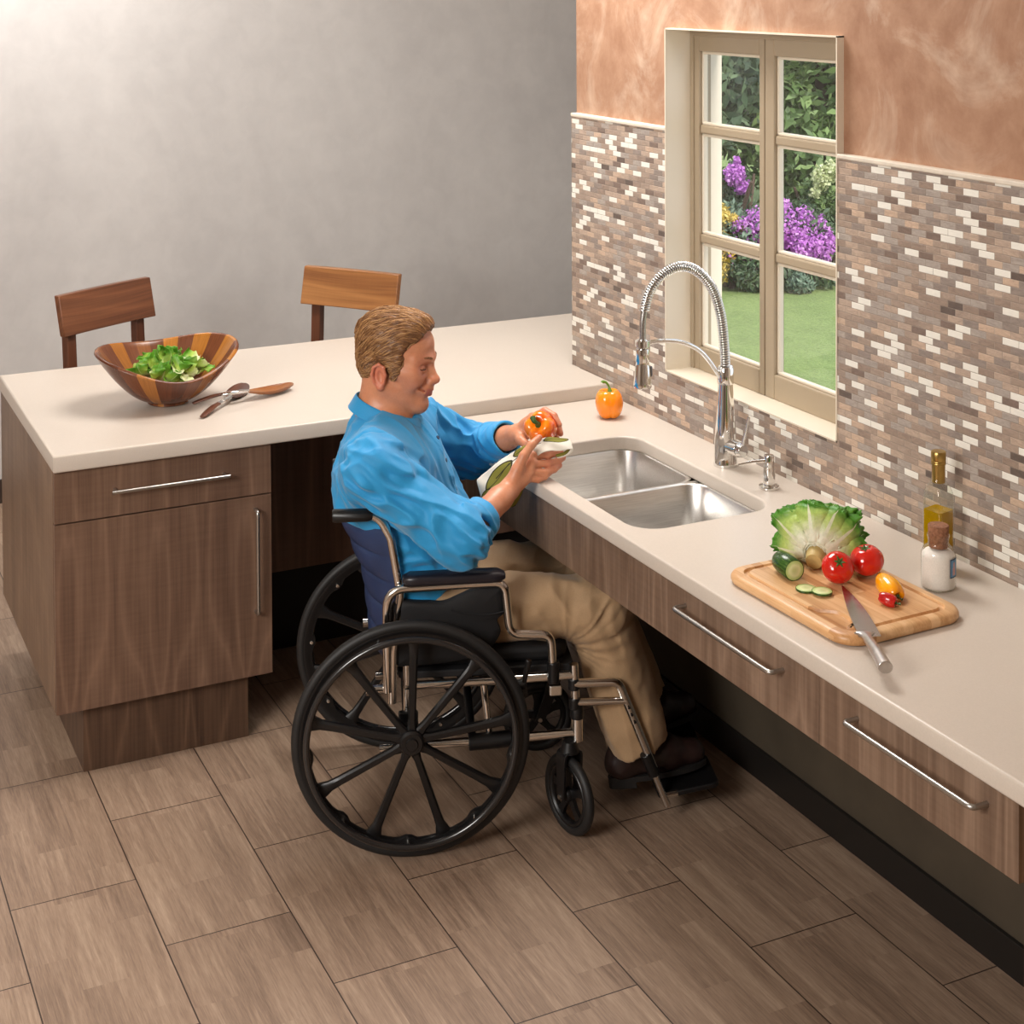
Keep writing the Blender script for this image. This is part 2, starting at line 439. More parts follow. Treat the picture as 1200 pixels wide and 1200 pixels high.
# ------------------------------------------------------------------ undermount double bowl sink
sk = empty('sink', (-.364, -.755, ZS - .04), label='stainless steel double bowl sink set into the cream counter below the faucet', cat='sink')
def bowl(name, x0, y0, x1, y1, depth):
    zt = ZS - .0405; g = G()
    n = 7
    def ring(ins, r, z): return [(p[0], p[1], z) for p in rrect(x0 + ins, y0 + ins, x1 - ins, y1 - ins, max(r, .004), n)]
    rg = [ring(-.012, .075, zt), ring(0, .065, zt), ring(.003, .062, zt - .004), ring(.010, .055, zt - depth + .045)]
    for k in range(1, 7):
        a = pi/2*k/6; rg.append(ring(.010 + .035*(1 - cos(a)), .055 - .02*k/6, zt - depth + .045 - .045*sin(a) + 0.0))
    rg.append(ring(.10, .02, zt - depth - .003))
    g.rings(rg, True, False)
    b = len(rg[0]); g.f.append(tuple(range((len(rg)-1)*b, len(rg)*b)))
    o = g.build(name, SINKSTEEL, sk, world=True, smooth=60)
    md = o.modifiers.new('thick', 'SOLIDIFY'); md.thickness = .0012; md.offset = -1
    cx, cy = (x0 + x1)/2 - .03, (y0 + y1)/2
    d = G().lathe([(.058, 0), (.056, .003), (.046, .003), (.042, -.002), (.02, -.002), (.004, -.001)], 28, Matrix.Translation((cx, cy, zt - depth + .001)))
    d.build('drain', CHROME, o, world=True, smooth=40)
bowl('basin', -.566, -.736, -.161, -.388, .155)
bowl('basin', -.566, -1.122, -.161, -.748, .155)
G().box((-.566, -.7485, ZS - .0445), (-.161, -.7355, ZS - .0405)).build('divider', SINKSTEEL, sk, world=True, smooth=0, bevel=.0018)

# ------------------------------------------------------------------ peninsula base cabinet
WAL = walnut('walnut_front', srgb(132, 103, 84), srgb(108, 81, 65), srgb(82, 59, 47), 'Z', flitch=.25, seed=0.31, ring=15)
WAL2 = walnut('walnut_drawer', srgb(136, 107, 87), srgb(112, 84, 67), srgb(84, 60, 47), 'Z', flitch=.25, seed=0.355, ring=13)
WALS = walnut('walnut_side', srgb(142, 116, 94), srgb(120, 94, 75), srgb(94, 71, 56), 'Z', flitch=.12, seed=1.7, ring=11, curl=.5)
WALD = walnut('walnut_plinth', srgb(106, 80, 62), srgb(82, 59, 45), srgb(58, 40, 30), 'Z', flitch=.30, seed=2.3, ring=15, curl=.2)
DARKPANEL = walnut('walnut_dark', srgb(138, 104, 86), srgb(114, 84, 68), srgb(90, 64, 52), 'Z', flitch=.2, seed=3.1, ring=5)
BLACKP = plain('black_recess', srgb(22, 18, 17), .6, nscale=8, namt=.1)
XC0, XC1 = XL + .004, -1.1324
cab = empty('base_cabinet', (XC0, .02, .0), label='walnut veneer base cabinet with one drawer over one door, under the end of the peninsula', cat='cabinet')
G().box((XC0 + .0, .040, .1916), (XC1, YB - .012, ZP - .050)).build('body', WALS, cab, world=True, smooth=0, bevel=.001)
dr = G().box((XC0 + .001, .018, .7205), (XC1 - .001, .039, ZP - .050)).build('drawer', WAL2, cab, world=True, smooth=0, bevel=.0012)
do = G().box((XC0 + .001, .018, .1920), (XC1 - .001, .039, .7165)).build('door', WAL, cab, world=True, smooth=0, bevel=.0012)
def bar_handle(parent, a, b, out, r=.0052, inset=.0, name='handle', bent=True):
    """bar from a to b, standing 'out' (vector) off the front"""
    a = Vector(a); b = Vector(b); o = Vector(out); g = G(); u = (b - a).normalized()
    if bent:
        g.tube(fillet([a, a + o, b + o, b], .012, 6), r, 14)
    else:
        g.tube([a + o - u*.012, b + o + u*.012], r, 14)
        g.cyl(a, a + o, r*.9); g.cyl(b, b + o, r*.9)
    return g.build(name, STEEL_BAR, parent, world=True, smooth=50)
bar_handle(dr, (-1.584, .018, .795), (-1.275, .018, .795), (0, -.030, 0), bent=False)
bar_handle(do, (-1.183, .018, .381), (-1.183, .018, .679), (0, -.030, 0))
G().box((-1.669, .0585, 0), (-1.1954, YB - .06, .1914)).build('plinth', WALD, cab, world=True, smooth=0, bevel=.001)

# dark knee-space panel under the peninsula
kp = empty('knee_space_panel', (-.6, .52, 0), label='dark walnut panel in the shaded knee space under the peninsula, behind the wheelchair', cat='panel')
G().box((-1.1315, .50, .296), (-.002, .522, ZP - .050)).build('upper_panel', DARKPANEL, kp, world=True, smooth=0, bevel=.001)
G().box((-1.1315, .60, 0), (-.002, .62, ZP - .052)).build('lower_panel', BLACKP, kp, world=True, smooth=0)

# ------------------------------------------------------------------ shallow units under the sink counter
WALA = walnut('walnut_apron', srgb(141, 116, 97), srgb(117, 92, 74), srgb(89, 67, 53), 'Z', flitch=.17, seed=.83, ring=14)
WALB = walnut('walnut_apron_b', srgb(144, 119, 100), srgb(119, 94, 76), srgb(90, 68, 54), 'Z', flitch=.22, seed=1.17, ring=14)
WALC = walnut('walnut_apron_c', srgb(140, 115, 96), srgb(116, 91, 73), srgb(87, 65, 51), 'Z', flitch=.26, seed=2.05, ring=14)
XA = -.596; ZA0, ZA1 = .685, ZS - .042
ap = empty('sink_apron', (XA, -.56, ZA0), label='plain walnut apron panel without handle in front of the sink', cat='panel')
G().box((XA, -1.115, ZA0), (XA + .02, -.003, ZA1)).build('front_panel', WALA, ap, world=True, smooth=0, bevel=.001)
G().box((XA + .021, -1.115, ZA0 + .10), (-.02, -1.097, ZA1)).build('support', BLACKP, ap, world=True, smooth=0)
def shallow(y0, y1, mat, label, h0, h1):
    u = empty('drawer_unit', (XA, (y0 + y1)/2, ZA0), label=label, cat='drawer', group='shallow drawer units under the sink counter')
    G().box((XA + .021, y0, ZA0 + .004), (-.06, y1, ZA1)).build('body', DARKPANEL, u, world=True, smooth=0)
    f = G().box((XA, y0, ZA0), (XA + .02, y1, ZA1)).build('drawer_front', mat, u, world=True, smooth=0, bevel=.001)
    bar_handle(f, (XA, h0, .787), (XA, h1, .787), (-.034, 0, 0))
shallow(-1.8635, -1.1165, WALB, 'shallow walnut drawer with steel bar handle, next to the plain sink apron', -1.745, -1.372)
shallow(-2.4095, -1.8645, WALC, 'shallow walnut drawer with steel bar handle, at the near end beside the golden panel', -2.335, -1.985)
OAK = walnut('golden_panel', srgb(168, 132, 78), srgb(150, 114, 62), srgb(124, 90, 46), 'Z', flitch=.3, seed=4.2, ring=5)
tag(G().box((XA + .012, -2.446, 0), (-.03, -2.410, ZA1)).box((-.50, -2.411, .664), (-.10, -2.36, ZA0 + .0035)).build('end_panel', OAK, smooth=0, bevel=.001), 'golden brown end panel holding up the near end of the sink counter', 'panel')

# ------------------------------------------------------------------ spring faucet
FX, FY = -.086, -.770
fc = empty('faucet', (FX, FY, ZS), label='tall chrome spring-neck kitchen faucet standing behind the sink', cat='faucet')
def fv(u, z, w=0): return Vector((FX - u, FY + w, ZS + z))       # u towards the sink
G().lathe([(.001, 0), (.033, 0), (.034, .004), (.032, .010), (.031, .05), (.029, .09), (.0245, .15), (.0215, .20), (.020, .228), (.001, .229)], 36, Matrix.Translation((FX, FY, ZS))).build('body', CHROME, fc, world=True, smooth=35)
G().lathe([(.001, .226), (.0215, .226), (.0225, .230), (.0225, .268), (.019, .274), (.001, .275)], 32, Matrix.Translation((FX, FY, ZS))).build('collar', CHROME, fc, world=True, smooth=35)
# hose path
arc = [fv(0, .27), fv(.004, .33), fv(.012, .42)]
path = bez([fv(.0, .262), fv(.004, .33), fv(.016, .42), fv(.045, .495), (fv(.095, .545)), fv(.150, .560), fv(.205, .540), fv(.245, .495), fv(.262, .43), fv(.264, .375)], 14)
G().tube(path, .0085, 14).build('hose', plain('steel_braid', (.45, .44, .43, 1), .3, 1, nscale=300, namt=.3), fc, world=True, smooth=60)
# spring: helix round the path
L = [0.0]
for a, b in zip(path, path[1:]): L.append(L[-1] + (b - a).length)
tot = L[-1] - .075; pitch = .0068; nst = 14; hp = []
turns = int(tot / pitch)
from bisect import bisect
def at(sv):
    i = min(max(bisect(L, sv) - 1, 0), len(path) - 2); k = (sv - L[i]) / max(L[i+1] - L[i], 1e-9)
    return path[i].lerp(path[i+1], k), (path[i+1] - path[i]).normalized()
for i in range(turns * nst + 1):
    sv = tot * i / (turns * nst); p, tg = at(sv)
    u = Vector((0, 1, 0)); w = tg.cross(u).normalized(); a = 2*pi*i/nst
    hp.append(p + (u*cos(a) + w*sin(a)) * .0125)
G().tube(hp, .0024, 6).build('spring', CHROME, fc, world=True, smooth=180)
# spray head
p0 = fv(.264, .385)
G().lathe([(.001, .375), (.0125, .375), (.0135, .370), (.0135, .352), (.0175, .350), (.0185, .345), (.0185, .318), (.017, .314), (.019, .305), (.0235, .262), (.0245, .250), (.0235, .246), (.001, .246)], 32, Matrix.Translation((FX - .264, FY, ZS))).build('spray_head', CHROME, fc, world=True, smooth=35)
G().box((FX - .250, FY - .008, ZS + .272), (FX - .236, FY + .008, ZS + .302)).build('spray_button', plain('button_grey', (.16, .16, .17, 1), .3), fc, world=True, smooth=40, bevel=.004)
arm = bez([fv(.0, .215), fv(.022, .252), fv(.075, .318), fv(.135, .352), fv(.195, .364), fv(.243, .364)], 8)
am = G(); am.tube(arm, .0062, 14); am.tube([fv(.264, .3715), fv(.264, .3565)], .0195, 24); am.cyl(fv(.240, .364), fv(.256, .364), .007)
am.build('holder_arm', CHROME, fc, world=True, smooth=40)
# mixer lever on the side facing the camera
lv = G(); lv.cyl((FX, FY - .02, ZS + .058), (FX + .004, FY - .062, ZS + .058), .0205, n=28); lv.cyl((FX + .004, FY - .063, ZS + .058), (FX + .006, FY - .078, ZS + .058), .0195, .017, n=28)
kb = lv.build('mixer_valve', CHROME, fc, world=True, smooth=35, bevel=.0015)
G().tube([(FX + .006, FY - .072, ZS + .072), (FX + .014, FY - .078, ZS + .112), (FX + .020, FY - .082, ZS + .150)], [.0048, .0042, .0040], 12).build('lever', CHROME, kb, world=True, smooth=60)

# ------------------------------------------------------------------ soap pump
SX, SY = -.094, -.985
sp = empty('soap_dispenser', (SX, SY, ZS), label='small chrome soap pump on the counter right of the faucet', cat='soap dispenser')
G().lathe([(.001, 0), (.0265, 0), (.0275, .003), (.0265, .007), (.0155, .010), (.0165, .018), (.0165, .034), (.014, .052), (.0135, .058), (.001, .059)], 32, Matrix.Translation((SX, SY, ZS))).build('base', CHROME, sp, world=True, smooth=35)
g = G().lathe([(.001, .058), (.0135, .058), (.0135, .084), (.012, .0875), (.001, .088)], 28, Matrix.Translation((SX, SY, ZS)))
g.tube([(SX - .008, SY + .001, ZS + .073), (SX - .05, SY + .012, ZS + .072), (SX - .082, SY + .020, ZS + .067)], [.0052, .0042, .0030], 12)
g.build('pump_head', CHROME, sp, world=True, smooth=35)

# ------------------------------------------------------------------ two counter-height chairs behind the peninsula
def wood_h(name, a, b, c, seed, axis='X', ring=6):
    return walnut(name, a, b, c, axis, flitch=3.0, seed=seed, ring=ring, rough=.35, curl=.12)
WD1 = wood_h('chair_walnut', srgb(134, 84, 54), srgb(112, 66, 41), srgb(76, 42, 27), .4)
WD2 = wood_h('chair_honey', srgb(168, 116, 68), srgb(146, 94, 52), srgb(112, 66, 36), 2.9)
POSTW = wood_h('chair_post', srgb(112, 68, 44), srgb(92, 52, 34), srgb(64, 34, 23), 1.1, 'Z')
def chair(loc, rz, label, wd, w, lean=.03):
    c = empty('dining_chair', loc, rz, label, 'chair', 'wooden chairs behind the peninsula')
    # curved back panel, sitter looks to -y
    g = G(); N = 12; H0, H1, T = .938, 1.083, .026
    rg = []
    for i in range(N + 1):
        u = -w/2 + w*i/N; bow = -.010 * (1 - (2*u/w)**2)
        yb0, yb1 = bow * -1 + .0, bow * -1 + lean
        rg.append([(u, yb0, H0), (u, yb0 + T, H0), (u, yb1 + T, H1), (u, yb1, H1)])
    g.rings(rg, True, True); g.build('backrest', wd, c, smooth=50, bevel=.003)
    for sx in (-1, 1):
        x = sx * (w/2 - .055)
        q = G().tube([(x, .046 + lean*.8, 1.06), (x, .043, .93), (x, .026, .64), (x, .05, .0)], .001, 4)
        q = G(); rg = []
        for (yy, zz) in ((.046 + lean*.75, 1.05), (.044, .94), (.03, .64), (.06, 0)):
            hw, hd = .020, .016
            rg.append([(x - hw, yy - hd, zz), (x + hw, yy - hd, zz), (x + hw, yy + hd, zz), (x - hw, yy + hd, zz)])
        q.rings(rg, True, True).build('leg', POSTW, c, smooth=30, bevel=.002)
        q = G(); rg = []
        for (yy, zz) in ((-.38, .60), (-.40, 0)):
            hw, hd = .019, .019
            rg.append([(x - hw, yy - hd, zz), (x + hw, yy - hd, zz), (x + hw, yy + hd, zz), (x - hw, yy + hd, zz)])
        q.rings(rg, True, True).build('leg', POSTW, c, smooth=30, bevel=.002)
        G().box((x - .011, -.37, .22), (x + .011, .03, .25)).build('stretcher', POSTW, c, smooth=0, bevel=.002)
    G().box((-w/2 + .05, -.41, .60), (w/2 - .05, -.37, .22)) if False else None
    G().box((-w/2 + .06, -.395, .23), (w/2 - .06, -.375, .26)).build('foot_rail', POSTW, c, smooth=0, bevel=.002)
    G().prism(rrect(-w/2 + .01, -.43, w/2 - .01, .02, .03), .60, .635).build('seat', wd, c, smooth=30, bevel=.005)
    return c
# backrest lower edge midpoints measured at z .935
chair((-1.287, 1.462, 0), R(30.0), 'dark walnut chair with a flat backrest, behind the peninsula beyond the salad bowl', WD1, .437)
chair((-.408, 1.364, 0), R(-53.5), 'honey brown wooden chair behind the peninsula, beyond the head of the man', WD2, .436)

# ------------------------------------------------------------------ salad bowl
t = NT('staved_acacia')
x, y, z = t.sep(t.co())[:3]
ang = t.math('ARCTAN2', y, x)
NSTAVE = 22
sid = t.math('FLOOR', t.math('ADD', t.math('MULTIPLY', ang, NSTAVE/(2*pi)), 40.3))
w1 = t.white(t.comb(sid, 2.0, 5.0)); w2 = t.white(t.comb(sid, 9.0, 1.0))
odd = t.math('MODULO', sid, 2.0)
lightc = t.ramp(w1, [(0, srgb(158, 98, 34)), (.5, srgb(172, 112, 44)), (.75, srgb(128, 76, 40)), (1, srgb(182, 122, 56))])
darkc = t.ramp(w2, [(0, srgb(96, 52, 30)), (.5, srgb(112, 64, 38)), (1, srgb(84, 44, 28))])
mixf = t.math('GREATER_THAN', t.math('ADD', t.math('MULTIPLY', odd, .55), t.math('MULTIPLY', w2, .6)), .52)
gr = t.noise(t.comb(t.math('MULTIPLY', ang, 40), t.math('MULTIPLY', z, 14), w1), 1, 4, .6, .7)
cc = t.mix(mixf, lightc, darkc)
t.set(t.mix(.5, cc, t.mix(1.0, cc, t.ramp(gr, [(.3, (.55, .5, .46, 1)), (.7, (1.35, 1.3, 1.22, 1))]), 'MULTIPLY')), .26)
STAVE = t.m
BX, BY = -1.337, .412
bl = empty('salad_bowl', (BX, BY, ZP), R(4), label='wooden salad bowl of striped staves with a wavy rim, on the peninsula', cat='bowl')
def bowl_pt(a, k, off):
    """a: angle; k: 0 foot .. 1 rim; off: inward offset"""
    hr = .146 + .030*sin(a) + .022*cos(2*a)
    rx, ry = .222, .168
    rr = 1/sqrt((cos(a)/rx)**2 + (sin(a)/ry)**2)
    r0 = .062
    s_ = k**.72
    r = r0 + (rr - r0) * (k**.80)
    zz = .012 + (hr - .012) * (k**1.28)
    return r, zz
N, K = 72, 16
rg = []
rg.append([(.0005*cos(2*pi*i/N), .0005*sin(2*pi*i/N), .002) for i in range(N)])
rg.append([(.056*cos(2*pi*i/N), .056*sin(2*pi*i/N), .0) for i in range(N)])
rg.append([(.061*cos(2*pi*i/N), .061*sin(2*pi*i/N), .003) for i in range(N)])
for k in range(K + 1):
    ring = []
    for i in range(N):
        a = 2*pi*i/N; r, zz = bowl_pt(a, k/K, 0); ring.append((r*cos(a), r*sin(a), zz))
    rg.append(ring)
TH_ = .013
for q in range(1, 5):
    ring = []
    for i in range(N):
        a = 2*pi*i/N; r, zz = bowl_pt(a, 1, 0); ph = pi*q/5
        ring.append(((r - TH_/2 + TH_/2*cos(ph))*cos(a), (r - TH_/2 + TH_/2*cos(ph))*sin(a), zz + .006*sin(ph)))
    rg.append(ring)
for k in range(K, -1, -1):
    ring = []
    for i in range(N):
        a = 2*pi*i/N; r, zz = bowl_pt(a, k/K, 0); ring.append(((r - TH_ - .002)*cos(a), (r - TH_ - .002)*sin(a), zz + .012*(1 - k/K)))
    rg.append(ring)
rg.append([(.001*cos(2*pi*i/N), .001*sin(2*pi*i/N), .022) for i in range(N)])
G().rings(rg, True, True).build('bowl', STAVE, bl, smooth=50)

# ------------------------------------------------------------------ leaves
def leaf_mat(name, rib, mid, edge, rough=.42):
    t = NT(name)
    at_ = t.n('ShaderNodeAttribute', attribute_name='along').outputs['Fac']
    ac = t.n('ShaderNodeAttribute', attribute_name='across').outputs['Fac']
    n = t.noise(t.co(), 38, 4, .6, .5)
    v = t.math('ADD', at_, t.math('MULTIPLY', t.math('SUBTRACT', n, .5), .45))
    c = t.ramp(v, [(.16, rib), (.50, mid), (.86, edge)])
    ribm = t.math('LESS_THAN', ac, t.math('MULTIPLY', t.math('SUBTRACT', .95, at_), .16))
    c = t.mix(t.math('MULTIPLY', ribm, .8), c, rib)
    vein = t.noise(t.vec('MULTIPLY', t.co(), (1, 1, 1)), 95, 3, .7, 1.0)
    c = t.mix(.25, c, t.mix(1, c, t.ramp(vein, [(.35, (.6, .7, .5, 1)), (.65, (1.3, 1.25, 1.2, 1))]), 'MULTIPLY'))
    t.set(c, rough, Subsurface_Weight=.0)
    t.bump(t.noise(t.co(), 60, 4, .6), .5, .004)
    tl = t.n('ShaderNodeBsdfTranslucent'); t.l(c, tl.inputs[0])
    mx = t.n('ShaderNodeMixShader'); mx.inputs[0].default_value = .22
    t.l(t.b.outputs[0], mx.inputs[1]); t.l(tl.outputs[0], mx.inputs[2]); t.l(mx.outputs[0], t.out.inputs[0])
    return t.m
def leaf_geo(L, W, cup, curl, ruff, nf, seed, M, nu=16, nv=18, base=.25):
    """returns verts, faces, along, across; x along the leaf, z up"""
    rr = random.Random(seed); ph = [rr.uniform(0, 6.28) for _ in range(6)]
    vs = []; al = []; ac = []
    for i in range(nu + 1):
        u = i/nu
        wv = W * (base*(1 - u) + (1 - base*.4)*sin(pi*(u*.66 + .06))**.9 * u**.5)
        pass
        for j in range(nv + 1):
            v = -1 + 2*j/nv
            e = max(abs(v)**3, u**7)
            rf = ruff * e * (sin(nf*v*1.7 + ph[0] + u*3) * .5 + sin(nf*2.3*u*(1 if v > 0 else -1) + ph[1]) * .7 + .5*sin(nf*3.9*u + 5*v + ph[2]))
            a = v * cup
            yy = wv/2 * (sin(a)/cup if cup > .05 else v); zz = wv/2 * ((1 - cos(a))/cup if cup > .05 else 0)
            jag = 1 + .05*e*sin(nf*5*u + ph[3]) + .04*e*sin(nf*9*v + ph[4])
            th = curl*u
            xx = L * (sin(th)/curl if abs(curl) > .05 else u); zc = L * ((1 - cos(th))/curl if abs(curl) > .05 else 0)
            nx, nz = -sin(th), cos(th)
            h = zz + rf
            xx_ = xx*(1 - .26*v*v*u)
            vs.append(M @ Vector(((xx_ + nx*h)*jag if u > .5 else xx_ + nx*h, yy*jag + rf*.4*(1 if v > 0 else -1), zc + nz*h)))
            al.append(u); ac.append(abs(v))
    fs = [(i*(nv+1)+j, (i+1)*(nv+1)+j, (i+1)*(nv+1)+j+1, i*(nv+1)+j+1) for i in range(nu) for j in range(nv)]
    return vs, fs, al, ac
def build_leaves(name, items, mat, parent=None, thick=.0012, sub=1):
    g = G(); AL = []; AC = []
    for vs, fs, al, ac in items:
        g.add(vs, fs); AL += al; AC += ac
    me = bpy.data.meshes.new(name)
    I = root_inv(parent) if parent is not None else Matrix.Identity(4)
    me.from_pydata([tuple(I @ Vector(p)) for p in g.v], [], g.f)
    for nm, d in (('along', AL), ('across', AC)):
        a = me.attributes.new(nm, 'FLOAT', 'POINT'); a.data.foreach_set('value', d)
    o = link(name, me, mat, parent, 180)
    md = o.modifiers.new('thick', 'SOLIDIFY'); md.thickness = thick; md.offset = 0
    if sub:
        md = o.modifiers.new('sub', 'SUBSURF'); md.levels = sub; md.render_levels = sub
    return o
SALADM = leaf_mat('salad_leaf', srgb(236, 240, 194), srgb(190, 216, 98), srgb(104, 166, 46))
items = []
rr = random.Random(21)
for i in range(46):
    a = rr.uniform(0, 2*pi); rad = .100*sqrt(rr.random())
    px_, py_ = BX + .005 + rad*1.15*cos(a), BY + rad*.75*sin(a)
    pz = ZP + (.080 if i < 34 else .062) + .042*(1 - (rad/.12)**2) + rr.uniform(-.006, .012)
    M = Matrix.Translation((px_, py_, pz)) @ Euler((rr.uniform(-.7, .7), rr.uniform(-.9, .3), rr.uniform(0, 6.28))).to_matrix().to_4x4() @ Matrix.Translation((-.035, 0, 0))
    items.append(leaf_geo(rr.uniform(.055, .095), rr.uniform(.05, .085), rr.uniform(.3, 1.3), rr.uniform(-.9, 1.2), .008, rr.uniform(3.5, 6), i, M, 12, 12, .6))
sal = build_leaves('salad', items, SALADM, None, .0009)
tag(sal, 'torn pale green lettuce leaves filling the wooden salad bowl', 'salad', kind='stuff')

# ------------------------------------------------------------------ two crossed salad servers
SPW = wood_h('server_wood', srgb(172, 108, 52), srgb(146, 86, 42), srgb(100, 54, 28), 3.3, 'X', 8)
SPD = wood_h('server_wood_dark', srgb(112, 68, 48), srgb(90, 52, 36), srgb(62, 34, 24), 5.3, 'X', 8)
SILVER = plain('polished_pewter', (.80, .79, .77, 1), .16, 1, nscale=50, namt=.04)
def server(tail, mid, head, label, wood, width, zt, zm, zh):
    a = Vector((*tail, zt)); m = Vector((*mid, zm)); h = Vector((*head, zh))
    d = (h - a); d.z = 0; rz = math.atan2(d.y, d.x)
    r_ = empty('salad_server', (a.x, a.y, ZP), rz, label, 'salad server', 'two crossed salad servers')
    pts = bez([a, a.lerp(m, .5) + Vector((0, 0, .006)), m, m.lerp(h, .55) + Vector((0, 0, -.006)), h], 10)
    side = Vector((-sin(rz), cos(rz), 0))
    n = len(pts)
    def section(i0, i1, wf, tf, name, mat, hollow=False):
        rg = []
        for i in range(i0, i1 + 1):
            p = pts[i]; tg = (pts[min(i+1, n-1)] - pts[max(i-1, 0)]).normalized(); up = side.cross(tg) * -1
            if up.z < 0: up = -up
            f = (i - i0)/max(i1 - i0, 1); w = wf(f); th = tf(f)
            rg.append([p + side*(w*cos(2*pi*k/14)) + up*(th*sin(2*pi*k/14) * (1 if not hollow or sin(2*pi*k/14) < 0 else -.55*min(1, 4*f*(1.02-f)))) for k in range(14)])
        return G().rings(rg, True, True).build(name, mat, r_, world=True, smooth=60)
    section(0, 13, lambda f: .005 + .006*sin(pi*min(1, f*.8 + .12)), lambda f: .004 + .002*f, 'grip', SPD)
    section(13, 24, lambda f: .009 - .001*f, lambda f: .006, 'collar', SILVER)
    section(24, n - 1, lambda f: .007 + width*sin(pi*min(1, .05 + f*.95))**.75, lambda f: .006 + .012*sin(pi*min(1, f)), 'spoon_bowl', wood, True)
server((-1.278, .342), (-1.155, .300), (-.945, .387), 'salad server with orange wood scoop, lying on top of the other one', SPW, .026, ZP + .007, ZP + .036, ZP + .021)
server((-1.292, .182), (-1.185, .300), (-1.083, .462), 'salad server with a dark round bowl, underneath, its tail toward the counter edge', SPD, .027, ZP + .007, ZP + .017, ZP + .020)

# ------------------------------------------------------------------ peppers
def gloss(name, c1, c2, nscale=14, rough=.16, stops=(.35, .65), coat=.4, speck=None):
    t = NT(name)
    f = t.noise(t.co(), nscale, 3, .5)
    c = t.ramp(f, [(stops[0], c1), (stops[1], c2)])
    if speck is not None:
        v = t.n('ShaderNodeTexVoronoi'); t.l(t.co(), v.inputs['Vector']); v.inputs['Scale'].default_value = 220
        c = t.mix(t.math('LESS_THAN', v.outputs[0], .16), c, speck)
    t.set(c, rough, Coat_Weight=coat, Coat_Roughness=.08, Subsurface_Weight=.0)
    return t.m
ORANGE = gloss('orange_pepper_skin', srgb(250, 132, 6), srgb(255, 152, 20))
STEMG = plain('pepper_stem', srgb(96, 134, 40), .5, nscale=30, namt=.2)
STEMD = plain('pepper_stem_dark', srgb(58, 88, 28), .5, nscale=30, namt=.2)
def lobed(rx, h, lobes, depth, n=64, m=26, taper=.12, dimple=.35, seed=0.0, point=0.0):
    """bell pepper body, z up, base at 0"""
    rg = []
    for k in range(m + 1):
        t_ = k/m; ph = pi*t_
        rz = sin(ph)**.52 if 0 < t_ < 1 else 0
        zz = h*(1 - cos(ph))/2
        core = 1 - taper*(1 - t_) - point*(1 - t_)**2
        ring = []
        for i in range(n):
            a = 2*pi*i/n
            l = abs(cos(lobes*a/2 + seed)); g_ = 1 - depth*(1 - l**.7)*(.35 + .65*abs(cos(ph))**1)
            r = max(rx*rz*core*g_, .0004)
            dz = 0
            rad = r/rx
            if t_ > .5: dz = -dimple*h*.5*max(0, 1 - rad/.55)**1.4 + .035*h*(l - .5)*rad
            else: dz = dimple*h*.32*max(0, 1 - rad/.5)**1.4 + .05*h*(.5 - l)*max(0, 1 - rad)
            ring.append((r*cos(a), r*sin(a), zz + dz))
        rg.append(ring)
    return G().rings(rg, True, True)
def pepper(name, loc, rot, size, mat, label, lobes=4, stem=STEMG, stem_path=None, group=None, cat='pepper', depth=.17, taper=.12, point=0.0, h=1.0, stem_r=.085):
    """size: radius"""
    r_ = bpy.data.objects.new(name, None); COL.objects.link(r_)
    M = Matrix.Translation(loc) @ Euler(rot).to_matrix().to_4x4(); r_.matrix_world = M; r_.location = loc; r_.rotation_euler = rot; MATW[r_.name] = M
    tag(r_, label, cat, group)
    H = size*1.98*h
    lobed(size, H, lobes, depth, taper=taper, point=point).build('flesh', mat, r_, smooth=180)
    sp_ = stem_path or [(0, 0, .80), (.02, 0, .98), (.0, .02, 1.12), (-.16, .04, 1.30), (-.30, .05, 1.32)]
    P = bez([(a*size, b*size, c*H) for a, b, c in sp_], 6); n = len(P)
    g = G().tube(P, [size*stem_r*(2.6 - 1.9*min(1, i/(n*.35))) if i < n*.35 else size*stem_r*(.7 + .75*(i - n*.35)/(n*.65)) for i in range(n)], 12)
    g.build('stem', stem, r_, smooth=60)
    return r_
pepper('bell_pepper', (-.136, -.212, ZS), (0, 0, R(25)), .047, ORANGE, 'whole orange bell pepper standing on the counter in front of the mosaic wall', taper=.14, h=.93,
       stem_path=[(0, 0, .80), (.02, -.02, .98), (-.02, .04, 1.12), (-.12, .16, 1.24), (-.26, .30, 1.27), (-.32, .34, 1.24)])

# ------------------------------------------------------------------ cutting board
BC = Vector((-.392, -1.672, ZS)); BROT = R(-88.6)
t = NT('maple_board')
x, y, z = t.sep(t.co())[:3]
strip = t.math('FLOOR', t.math('DIVIDE', t.math('ADD', y, 1.0), .024))
sx_ = t.math('ADD', x, t.math('MULTIPLY', t.white(t.comb(strip, 1.0, 1.0)), 1.0))
w1 = t.white(t.comb(strip, t.math('FLOOR', t.math('DIVIDE', sx_, .31)), 2.0))
gr = t.noise(t.comb(t.math('MULTIPLY', x, 7), t.math('MULTIPLY', y, 150), t.math('ADD', t.math('MULTIPLY', z, 120), t.math('MULTIPLY', w1, 9))), 1, 4, .6, .4)
big = t.noise(t.co(), 7, 3)
v = t.math('ADD', t.math('MULTIPLY', w1, .42), t.math('ADD', t.math('MULTIPLY', gr, .45), t.math('MULTIPLY', big, .25)))
t.set(t.ramp(v, [(.30, srgb(166, 112, 66)), (.50, srgb(200, 150, 100)), (.76, srgb(226, 184, 136))]), .38)
t.bump(gr, .08, .0005)
MAPLE = t.m
cb = empty('cutting_board', BC, BROT, label='maple cutting board with a juice groove, lying on the sink counter under the vegetables', cat='cutting board')
LB, WB, TB = .435, .322, .024
